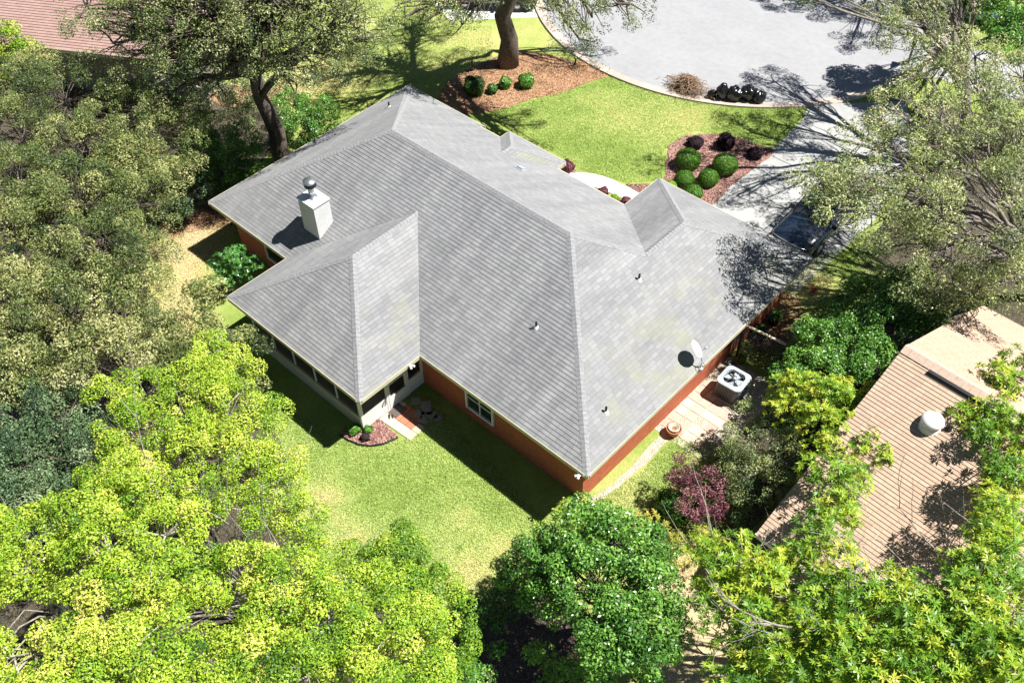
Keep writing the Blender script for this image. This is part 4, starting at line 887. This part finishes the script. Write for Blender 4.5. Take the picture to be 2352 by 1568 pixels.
tree('oak_tree', 'dark oak low at the left edge behind the lime tree', 'tree', gb_(100, 1150), [(30, 960, 5, 1.5), (150, 960, 5, 1.3), (60, 1070, 5, 1.5), (160, 1060, 5, 1.3), (50, 1160, 4.5, 1.4), (190, 1140, 4.2, 1.2), (240, 1010, 4, 1.), (-30, 1080, 5, 1.5)], 'oak', 'oakdark', group=GO)
tree('small_oak', 'small oak touching the corner of the screened porch', 'tree', gb_(470, 850), [(470, 690, 3.4, .8), (525, 745, 3.3, .9), (430, 760, 3.2, 1.0), (555, 810, 2.8, .75), (380, 800, 3.0, 1.0), (480, 820, 3, 1.), (420, 860, 2.8, .9), (570, 870, 2.2, .6)], 'oak', 'oak', r=.09, over=dict(L=.11))
tree('understory_shrub', 'mid green shrubby growth right of the pale stem, behind the bright green shrub', 'shrub', gb_(560, 280), [(520, 250, 1.6, .9), (570, 260, 1.6, .8), (500, 290, 1.5, .8), (590, 215, 1.4, .7), (450, 260, 1.6, .8)], 'oak', 'oakpale', r=.06, over=dict(tm=.4), partname='foliage')
tree('understory_shrub', 'loose green growth behind the dark shrub by the roof', 'shrub', gb_(700, 190), [(650, 190, 1.2, .7), (720, 185, 1.2, .7), (780, 170, 1.2, .6), (830, 120, 1.5, .8), (760, 110, 1.5, .8)], 'oaksparse', 'oakdark', r=.05, over=dict(tm=.5, puffs=20), partname='foliage')
tree('broadleaf_shrub', 'bright green shrub at the foot of the leaning oak', 'shrub', gb_(510, 400), [(460, 340, 1.9, 1.0), (540, 330, 2.0, 1.1), (520, 390, 1.5, 1.0), (590, 375, 1.5, .9), (430, 400, 1.5, .9), (460, 300, 1.6, .7), (560, 430, 1., .7)], 'green', 'green', r=.06, over=dict(tm=.62), partname='foliage')
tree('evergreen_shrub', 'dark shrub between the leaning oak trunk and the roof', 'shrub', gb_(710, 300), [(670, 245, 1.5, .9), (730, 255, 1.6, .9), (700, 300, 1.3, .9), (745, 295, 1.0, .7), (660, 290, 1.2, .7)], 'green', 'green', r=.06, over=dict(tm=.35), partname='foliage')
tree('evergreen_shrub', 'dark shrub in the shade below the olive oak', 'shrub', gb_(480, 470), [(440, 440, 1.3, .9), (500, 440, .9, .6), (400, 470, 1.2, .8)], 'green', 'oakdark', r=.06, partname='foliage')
tree('glossy_shrub', 'glossy green shrub in the shaded notch left of the porch', 'shrub', gb_(535, 640), [(530, 590, 1.9, .62), (515, 625, 1.4, .6), (545, 640, 1.0, .5), (590, 607, 1.6, .28)], 'whorlsmall', 'glossy', r=.05, over=dict(puffs=30), partname='foliage')
tree('yellow_green_shrub', 'bright yellow green tree at the left edge beside the brown roof', 'tree', gb_(20, 110), [(10, 95, 3.5, 1.0), (60, 115, 3.2, .8), (-20, 140, 3.3, 1.)], 'green', 'lime', r=.08, partname='foliage')
LG = 'lime green trees at the lower left'
tree('lime_tree', 'lime green tree with pointed tops nearest the porch', 'tree', gb_(450, 1120), [(470, 820, 6, .75), (540, 860, 5.8, .75), (430, 890, 6, .9), (520, 935, 6, 1.0), (340, 900, 5.8, .8), (260, 905, 5.5, .65), (600, 950, 5.5, .75), (630, 1040, 5.3, .85), (300, 990, 6, 1.0), (410, 1010, 6, 1.0), (250, 1060, 5.6, .8), (550, 1060, 5.5, .9), (640, 1130, 5, .8), (690, 1200, 4.4, .75), (560, 1170, 5, .8), (380, 1120, 5.5, .8), (480, 1130, 5.2, .7), (720, 1280, 4, .6)],
 'lime', 'lime', r=.16, bark='palebark', group=LG)
tree('lime_tree', 'large lime green tree filling the lower left corner', 'tree', gb_(200, 1500), [(60, 1240, 7.3, 1.0), (190, 1190, 7.6, 1.0), (310, 1120, 7.6, .9), (250, 1280, 8.2, 1.2), (380, 1230, 8, 1.0), (340, 1350, 8.6, 1.1), (250, 1400, 8.8, 1.), (400, 1330, 8, .8), (300, 1500, 9, 1.1), (190, 1560, 9, 1.1), (40, 1540, 8.5, 1.0), (350, 1590, 9, 1.1), (60, 1310, 7.5, .8), (240, 1180, 7, .8), (-30, 1260, 7.5, 1.)],
 'lime', 'lime', r=.2, bark='palebark', group=LG)
tree('lime_tree', 'lime green tree at the bottom edge left of centre', 'tree', gb_(700, 1540), [(560, 1330, 7.6, .9), (660, 1350, 7.8, 1.0), (760, 1360, 7.4, .9), (620, 1430, 8.0, 1.0), (750, 1450, 7.8, 1.1), (870, 1400, 7.2, .9), (930, 1470, 7.2, .9), (985, 1440, 6.6, .6), (850, 1540, 7.8, 1.1), (1000, 1530, 6.6, .65), (560, 1540, 8.5, 1.0), (690, 1560, 8.5, 1.1), (480, 1330, 7.6, .7), (460, 1550, 8.8, 1.), (965, 1580, 6.8, .7)],
 'lime', 'lime', r=.18, bark='palebark', group=LG)
tree('young_tree', 'darker green pointed tree between the lime trees and the lawn', 'tree', gb_(930, 1440), [(925, 1250, 4.8, .5), (890, 1290, 4.6, .6), (965, 1300, 4.5, .6), (1010, 1350, 4.2, .6), (920, 1350, 4.5, .7), (1040, 1410, 4, .55), (850, 1330, 4, .6), (1060, 1480, 3.6, .5), (820, 1290, 3.5, .5)], 'lime', 'lime', r=.09, over=dict(tm=.36, puffs=26, pr=.3))
tree('round_green_tree', 'round glossy green tree at the bottom centre', 'tree', gb_(1370, 1440), [(1340, 1230, 4.6, 1.0), (1430, 1260, 4.8, 1.1), (1270, 1300, 4.2, .95), (1370, 1340, 4.8, 1.2), (1485, 1350, 4.5, 1.05), (1205, 1350, 3.4, .65), (1460, 1440, 4.3, 1.1), (1510, 1440, 3.9, .8), (1390, 1430, 4.4, 1.0), (1290, 1390, 3.8, .7), (1235, 1270, 3.5, .7), (1450, 1520, 3.4, .8), (1400, 1500, 3.6, .8), (1500, 1260, 3.8, .7), (1170, 1310, 2.8, .4)], 'green', 'green', r=.14, over=dict(puffs=22, L=.105, n=180, tm=.5, tl=.1))
tree('yellow_green_shrub', 'pale yellow green shrub top behind the round green tree', 'shrub', gb_(1330, 1230), [(1310, 1195, 2.6, .6), (1370, 1190, 2.6, .55), (1270, 1230, 2.2, .5)], 'green', 'lime', r=.05, over=dict(tm=.5), partname='foliage')
tree('low_shrub', 'bright green shrub at the bottom edge below the round tree', 'shrub', gb_(1400, 1580), [(1350, 1560, 2.2, .6), (1440, 1550, 2.2, .6), (1280, 1540, 1.8, .5), (1230, 1500, 1.4, .4)], 'green', 'green', r=.05, over=dict(tm=.66), partname='foliage')
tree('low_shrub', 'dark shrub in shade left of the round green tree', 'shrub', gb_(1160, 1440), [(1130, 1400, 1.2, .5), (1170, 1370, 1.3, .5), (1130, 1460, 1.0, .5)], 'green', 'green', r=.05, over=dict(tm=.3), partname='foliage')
tree('low_shrub', 'deep green shrub at the bottom edge right of the lime tree', 'shrub', gb_(1080, 1560), [(1070, 1530, 1.8, .45), (1050, 1580, 2., .5), (1100, 1570, 1.2, .4)], 'green', 'green', r=.05, over=dict(tm=.6), partname='foliage')
HG = 'shrubs along the right hand boundary'
tree('hedge_shrub', 'deep green shrub next to the peak of the tan roof', 'shrub', gb_(2050, 760), [(1990, 690, 3.1, 1.0), (2080, 700, 3.2, 1.0), (2135, 725, 2.9, .75), (2030, 750, 3, 1.1), (1950, 760, 2.8, 1.0), (2050, 660, 2.7, .8), (2100, 760, 2.8, .8), (1990, 800, 2.8, .9)], 'green', 'green', r=.07, group=HG, over=dict(tm=.50, n=190), partname='foliage')
tree('hedge_shrub', 'deep green shrub right of the lattice screen', 'shrub', gb_(1880, 860), [(1880, 780, 2.6, .9), (1852, 825, 2.2, .75), (1950, 830, 2.7, .9), (1890, 850, 2.5, .8), (1800, 880, 1.7, .5), (2000, 850, 2.8, .7), (1830, 880, 2.2, .7), (1920, 730, 2.2, .8)], 'green', 'green', r=.07, group=HG, over=dict(tm=.55, n=190), partname='foliage')
tree('loquat_tree', 'yellow green large leaved tree overhanging the tan roof edge', 'tree', gb_(1880, 1010), [(1780, 895, 2.8, .5), (1840, 900, 3.5, .7), (1910, 910, 3.8, .75), (1980, 925, 4.0, .7), (2045, 950, 4.2, .6), (1880, 965, 3.8, .7), (1960, 995, 4.1, .7), (2015, 1035, 4.1, .6), (1950, 1070, 3.9, .5), (2060, 895, 4.0, .45), (1800, 950, 3.2, .6), (1890, 1030, 3.8, .55)], 'whorlsmall', 'whorl', r=.08, group=None, over=dict(tm=.66, n=18))
tree('olive_shrub', 'twiggy olive shrub between the patio and the tan roof', 'shrub', gb_(1760, 1100), [(1722, 955, 2.1, .5), (1780, 990, 2.6, .75), (1705, 1010, 2.3, .65), (1800, 1060, 2.4, .75), (1720, 1080, 2.1, .7), (1775, 1120, 1.9, .65), (1690, 1120, 1.5, .5), (1845, 1040, 2.4, .5), (1670, 1050, 1.6, .5), (1830, 1100, 2., .5)], 'oak', 'oakpale', r=.06, bark='palebark', group=HG, over=dict(puffs=34, pr=.25, n=110, L=.075, tm=.42), partname='foliage')
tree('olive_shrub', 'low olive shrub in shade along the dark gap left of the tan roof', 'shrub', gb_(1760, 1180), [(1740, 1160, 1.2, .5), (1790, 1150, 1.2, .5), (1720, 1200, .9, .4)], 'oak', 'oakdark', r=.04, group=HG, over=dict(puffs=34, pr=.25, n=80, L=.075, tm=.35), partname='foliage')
tree('purple_shrub', 'purple red shrub beside the lawn right of the house corner', 'shrub', gb_(1600, 1160), [(1575, 1070, 1.7, .45), (1610, 1105, 1.8, .55), (1600, 1150, 1.6, .55), (1640, 1160, 1.5, .45), (1560, 1095, 1.4, .45), (1630, 1190, 1.2, .4), (1650, 1120, 1.5, .35)], 'shrub', 'purple', r=.05, over=dict(n=110, L=.07), partname='foliage')
bush('clipped_shrub', 'dark green rounded shrub just below the purple red one', 1545, 1165, .62, 'green', tm=.4, L=.08)
tree('yellow_shrub', 'yellow leaved shrub below the purple one', 'shrub', gb_(1560, 1260), [(1480, 1210, 1.0, .4), (1530, 1225, 1.3, .45), (1590, 1240, 1.5, .4), (1640, 1265, 1.6, .4), (1560, 1270, 1.2, .35)], 'whorlsmall', 'yellow', r=.04, over=dict(L=.12), partname='foliage')
tree('large_leaved_tree', 'big large leaved tree with pale limbs over the tan roof', 'tree', gb_(2060, 1530), [(1640, 1310, 4.6, .6), (1700, 1290, 5, .7), (1790, 1260, 5.2, .6), (1690, 1400, 5, .8), (1780, 1370, 5.5, .8), (1870, 1330, 5.8, .7), (1900, 1240, 5.6, .5), (1860, 1420, 6, .8), (1750, 1480, 5.4, .8), (1700, 1550, 5, .7), (1840, 1530, 5.8, .9), (1950, 1470, 6.4, .9), (1960, 1560, 6.4, .8), (2060, 1550, 6.8, .9), (2060, 1440, 6.8, .85), (2160, 1470, 7, .9), (2260, 1430, 7.3, .9), (2170, 1560, 7, .9), (2290, 1540, 7.3, 1.0), (2230, 1350, 7.3, .75), (2320, 1320, 7.3, .8), (2340, 1200, 7, .7), (1970, 1380, 6.4, .6), (2130, 1380, 7, .5), (1960, 1290, 6.2, .5), (2050, 1340, 6.6, .5), (1640, 1380, 4.4, .4), (1610, 1250, 4., .4), (2290, 1250, 7.3, .6), (2100, 1500, 7, .8), (1900, 1500, 6.2, .8), (2240, 1490, 7.2, .8), (1790, 1440, 5.6, .6), (2340, 1440, 7.4, .8)],
 'whorl', 'whorl', r=.2, bark='palebark')
tree('large_leaved_tree', 'large leaved tree at the right edge beside the white round vent', 'tree', gb_(2380, 1150), [(2320, 1100, 5.6, .8), (2280, 1030, 5.5, .65), (2250, 960, 5.3, .5), (2310, 900, 5.2, .65), (2330, 980, 5.5, .8), (2345, 840, 5, .55), (2260, 1110, 5.4, .55), (2300, 1180, 5.8, .7), (2265, 890, 5, .35)], 'whorl', 'whorl', r=.14, bark='palebark')
tree('large_leaved_tree', 'slender large leaved tree crossing the middle of the tan roof edge', 'tree', gb_(1860, 1260), [(1900, 1150, 4.4, .4), (1950, 1110, 4.5, .4), (1880, 1090, 4.3, .35), (1930, 1190, 4.4, .35), (1870, 1200, 4.2, .35)], 'whorl', 'whorl', r=.07, bark='palebark')
RO = [(1920, 400, 6.6, .9), (1895, 440, 6.4, .6), (1980, 330, 7, .95), (1990, 430, 7.2, 1.1), (2000, 520, 6.8, .75), (2050, 250, 7.4, 1.0), (2060, 350, 7.6, 1.1), (2080, 450, 7.6, 1.1), (2080, 560, 5.6, 1.1), (2075, 630, 5.0, .8), (2140, 180, 7.6, 1.1), (2160, 280, 8, 1.2), (2170, 370, 7.8, 1.0), (2240, 130, 7.8, 1.2), (2260, 230, 8, 1.2), (2270, 330, 8, 1.2), (2350, 180, 8, 1.3), (2340, 290, 8, 1.2), (2170, 590, 5.8, 1.2), (2190, 650, 5.0, 1.0), (2280, 600, 6.0, 1.2), (2340, 660, 5.6, 1.0), (2130, 675, 4.6, .6), (2340, 400, 8, 1.), (2350, 520, 7.6, .9)]
tree('spreading_oak', 'sparse spreading oak over the driveway and parked car', 'tree', (27.0, 20.5), RO+[(1855, 400, 7.2, .55), (1885, 430, 7.3, .6), (1925, 480, 7.3, .65), (1955, 440, 7.3, .7), (2130, 480, 7, 1.2), (2250, 650, 5.5, 1.0)], 'oaksparse', 'oakpale', r=.20, fork=.35, bark='barkgrey', over=dict(puffs=20, n=90, pr=.34, up=.1, tm=.62, tv=.16))
tree('spreading_oak', 'second spreading oak, right of the driveway beside the street', 'tree', (20.8, 26.0), [sh(1780, 190, 7.5, 1.5), sh(1840, 200, 8, 1.1), sh(1700, 290, 8.5, 1.3), sh(1790, 285, 8, 1.4), sh(1840, 260, 8, 1.2), sh(1650, 345, 8, 1.2), sh(1720, 350, 8.5, 1.), sh(1500, 378, 8.5, .8), sh(1750, 420, 8, 1.2), sh(1690, 450, 8, 1.), sh(1850, 340, 8, 1.4), sh(1800, 480, 7.5, 1.)], 'oaksparse', 'oakpale', r=.26, fork=.5, bark='barkgrey', over=dict(puffs=15, n=85, up=.1))
tree('street_tree', 'leafy green tree at the top right corner', 'tree', gb_(2300, 80), [(2300, 20, 5.5, 1.6), (2200, 5, 5., 1.3), (2350, 80, 5.5, 1.4), (2130, -10, 4.5, 1.2), (2160, 60, 3.6, .9), (2260, -60, 6, 2.)], 'oak', 'green', r=.2, over=dict(tm=.6, L=.14))
tree('street_tree', 'dark tree at the top edge right of the road', 'tree', gb_(2080, -30), [(2070, -25, 3., 1.1), (2090, 15, 2., .8), sh(1800, 0, 8, 1.5), sh(1880, 15, 8, 1.6), sh(1960, 25, 7.5, 1.5), sh(2040, 45, 7, 1.3), sh(1900, -60, 9, 2.2), sh(2000, -50, 9, 2.2)], 'oak', 'oakdark', r=.2, over=dict(tm=.35))
st = [sh(880, 130, 10, 2.2), sh(1000, 225, 9.5, 1.9), sh(780, 250, 9, 1.6), sh(960, 60, 11, 2.2), sh(870, 290, 8.5, 1.5), sh(1060, 150, 11, 1.8), sh(1060, 250, 9, 1.5), sh(800, 170, 10.5, 2.), ('w', 1.5, 19.5, 12, 2.2), sh(1180, 290, 9.5, 1.3), sh(1350, 130, 9, 1.4)]
low = [(1010, 30, 6.5, 1.1), (1090, 10, 7, 1.2), (1270, 25, 7.0, 1.0), (1360, 40, 7, 1.1), (1440, 10, 7.5, 1.2), (1330, 90, 5.5, .8), (930, 40, 6.5, 1.1), (1060, 60, 5.6, .8)]
tree('tall_oak', 'tall oak with thick straight dark trunk at the top centre', 'tree', (-.61, 18.5), st+low, 'oaksparse', 'oakpale', r=.36, fork=.7, over=dict(puffs=15, n=80, tm=.45))
tree('twiggy_shrub', 'dark twiggy shrub at the edge of the road by the straw bed', 'shrub', gb_(1320, 150), [(1310, 110, 1.2, .7), (1350, 125, .9, .6), (1270, 110, 1., .6), (1380, 150, .5, .4)], 'oaksparse', 'oakdark', r=.05, over=dict(puffs=28, n=24, L=.09), partname='foliage')
tree('twiggy_shrub', 'sparse shrub just left of the clipped balls on the straw bed', 'shrub', gb_(1085, 150), [(1085, 130, 1.4, .5), (1060, 160, .8, .4), (1110, 110, 1.2, .45)], 'oaksparse', 'oakpale', r=.04, over=dict(puffs=26, n=16, L=.09), partname='foliage')
# clipped balls
GB = 'clipped green balls in the pink bark bed'
for px, py, r, lab in ((1580, 366, .60, 'largest clipped green ball, back left of the pink bark bed'), (1665, 378, .60, 'clipped green ball nearest the driveway'), (1572, 411, .46, 'clipped green ball below the largest one'), (1627, 409, .48, 'clipped green ball in the middle, below the one nearest the driveway'), (1592, 443, .44, 'clipped green ball against the garage roof edge')):
    bush('boxwood_ball', lab, px, py, r, 'box', group=GB, L=.045, rz=r*.8)
bush('lime_ball', 'small lime green ball behind the peak of the garage roof', 1538, 430, .34, 'boxlime', L=.04)
bush('lime_ball', 'lime green ball half hidden behind the front roof edge near the top of the house', 1113, 314, .38, 'boxlime', L=.04)
bush('dark_shrub', 'round blackish purple shrub at the top of the pink bark bed', 1667, 325, .44, 'darkpurple', rz=.44, L=.06)
bush('dark_shrub', 'low blackish purple shrub at the top left of the pink bark bed', 1598, 327, .40, 'darkpurple', rz=.25, L=.06, tm=.8)
bush('dark_shrub', 'low blackish purple shrub at the right of the pink bark bed', 1735, 352, .36, 'darkpurple', rz=.25, L=.06, tm=.7)
bush('purple_shrub', 'small purple shrub at the corner of the front porch roof', 1303, 383, .34, 'purple', rz=.34, L=.06)
bush('purple_shrub', 'flat purple shrub between white path and wall, left one', 1386, 440, .24, 'purple', rz=.2, L=.05)
bush('purple_shrub', 'flat purple shrub between white path and wall, right one', 1438, 463, .26, 'purple', rz=.2, L=.05)
bush('yellow_shrub', 'small yellow green shrub between the two flat purple ones', 1412, 455, .2, 'boxlime', rz=.18, L=.04)
bush('round_shrub', 'dark round shrub at the left of the orange straw bed', 1088, 198, .55, 'green', tm=.15, L=.07)
bush('round_shrub', 'small green shrub in the middle of the orange straw bed', 1160, 190, .34, 'green', tm=.6, L=.06)
bush('round_shrub', 'green shrub right of the middle on the orange straw bed', 1208, 186, .42, 'green', tm=.55, L=.07)
bush('round_shrub', 'low dark shrub in front of the small green one', 1130, 205, .28, 'green', tm=.3, L=.06)
bush('round_shrub', 'small green tuft right of the porch corner post', 845, 986, .16, 'green', tm=.5, L=.07); bush('round_shrub', 'low green plant left of the porch corner post', 812, 986, .24, 'green', tm=.5, rz=.18, L=.08)
bush('round_shrub', 'small dark reddish plant in the middle of the porch bed', 838, 1004, .16, 'darkpurple', tm=.9, L=.07)
bush('flower_patch', 'patch of red flowers on the grass right of the side wall', 1868, 665, .2, 'red', rz=.15, n=60, L=.07, cat='flowers')
bush('round_shrub', 'leafy dark plant beside the lattice screen', 1745, 762, .34, 'green', tm=.25, L=.08)
# bare saplings and pale limbs
def sapling(label, base, ht, n, sp, seed, r=.03, mt='palebark', depth=2, lean=(0, 0)):
    random.seed(seed); b = MB()
    for i in range(n):
        a = random.uniform(0, 6.28); d = Vector((math.cos(a)*sp+lean[0], math.sin(a)*sp+lean[1], 1)); bare(b, (math.cos(a)*.1, math.sin(a)*.1, 0), d, ht*random.uniform(.7, 1.05), r*random.uniform(.7, 1.2), depth, .35)
    b.build('bare_tree', MT[mt], loc=(base[0], base[1], 0), label=label, cat='bare tree', group='bare trees among the leaves')
sapling('bare pale stems between the lime trees, left clump', gb_(540, 1420), 5.6, 6, .22, 5, .035)
sapling('bare pale stems between the lime trees, right clump', gb_(650, 1400), 5.6, 7, .2, 6, .04)
sapling('thin bare pale stem poking from the pointed lime tree', gb_(460, 1200), 6.6, 2, .1, 8, .035, depth=1)
sapling('bare white branches over the dry grass at the bottom right', gb_(1740, 1540), 3.4, 7, .5, 9, .04, lean=(-.1, -.1))
sapling('bare white branches rising over the lower tan roof', gb_(2200, 1500), 5.6, 5, .25, 12, .045)
random.seed(21)
b = MB(); a, c_ = g(1862, 1452, 6.2), g(2070, 1518, 5.4); b.tube(limb(c_, a, .03, 9, .03), [.13, .125, .12, .11, .10, .09, .08, .06, .05], 10); bare(b, a, (a-c_), 1.6, .04, 3, .5); bare(b, a.lerp(c_, .3), Vector((-.3, .9, .5)), 2., .04, 3, .5); bare(b, a.lerp(c_, .6), Vector((-.6, -.5, .3)), 2.2, .04, 3, .5)
b.tube(limb(Vector((c_.x+.4, c_.y+.2, 0)), c_, 0, 6, .02), [.2, .18, .17, .16, .15, .13], 10)
b.build('bare_tree', MT['palebark'], label='thick white bare limb lying across the large leaved tree', cat='bare tree', group='bare trees among the leaves')
b = MB(); a, c_ = g(1515, 1386, 2.6), g(1725, 1388, 3.2); b.tube(limb(c_, a, .04, 8, .03), [.07, .065, .06, .05, .045, .04, .03, .02], 7); bare(b, a, (a-c_), 1.2, .02, 3, .5); bare(b, a.lerp(c_, .4), Vector((-.9, -.4, .1)), 1.6, .025, 3, .5); bare(b, a.lerp(c_, .7), Vector((-.2, .9, .2)), 1.4, .025, 3, .5)
b.tube(limb(Vector((c_.x+.3, c_.y, 0)), c_, 0, 6, .02), [.1, .1, .09, .09, .08, .07], 8)
b.build('bare_tree', MT['palebark'], label='thin white bare branch reaching left to the round green tree', cat='bare tree', group='bare trees among the leaves')
# grass blades over the open lawns
def grass(name, pix, n, label, L=.07):
    P = [g(*p) for p in pix]; xs = [p.x for p in P]; ys = [p.y for p in P]; x = RNG.uniform(min(xs), max(xs), n); y = RNG.uniform(min(ys), max(ys), n)
    ins = np.zeros(n, bool); j = len(P)-1
    for i in range(len(P)):
        a, b_ = P[i], P[j]; c2 = ((a.y > y) != (b_.y > y)); c2 &= x < (b_.x-a.x)*(y-a.y)/((b_.y-a.y) if abs(b_.y-a.y) > 1e-9 else 1e-9)+a.x; ins ^= c2; j = i
    x, y = x[ins], y[ins]; n = len(x); T = nrm(np.array([0, 0, .45])+unit(n)); Nn = nrm(np.cross(T, unit(n)))
    Lq = L*RNG.uniform(.5, 1.3, n); leafmesh(name, np.stack([x, y, Lq*.3], -1), Nn, T, Lq, Lq*.28, np.clip(dryat(x, y)*.9-.02+RNG.normal(0, .16, n), 0, 1), LF['grass'], kind='stuff', label=label)
grass('grass', [(600, 900), (790, 1005), (930, 1010), (1000, 930), (1240, 1180), (1345, 1170), (1475, 1080), (1560, 995), (1600, 1010), (1500, 1140), (1400, 1260), (1150, 1420), (1000, 1440), (740, 1330), (650, 1180)], 260000, 'mown grass of the back lawn')
grass('grass', [(1110, 262), (1340, 198), (1400, 178), (1540, 218), (1760, 240), (1862, 242), (1790, 335), (1740, 332), (1600, 300), (1525, 345), (1520, 415), (1440, 420), (1340, 392), (1290, 360), (1180, 300)], 200000, 'mown grass of the front lawn')
grass('grass', [(1740, 640), (1860, 590), (2000, 560), (2050, 640), (1980, 700), (1800, 760)], 40000, 'grass strip right of the side wall')
grass('grass', [(1350, 1172), (1480, 1082), (1600, 1010), (1760, 1050), (1700, 1250), (1560, 1350), (1400, 1280)], 50000, 'grass in front of the purple shrub')
grass('grass', [(640, 330), (640, 200), (760, 60), (1130, 60), (1130, 140), (1040, 180), (1010, 240), (900, 210), (760, 280)], 80000, 'shaded grass of the far lawn')
grass('grass', [(330, 560), (430, 520), (530, 500), (640, 590), (480, 680), (400, 800), (340, 780)], 60000, 'dry grass of the left side yard')
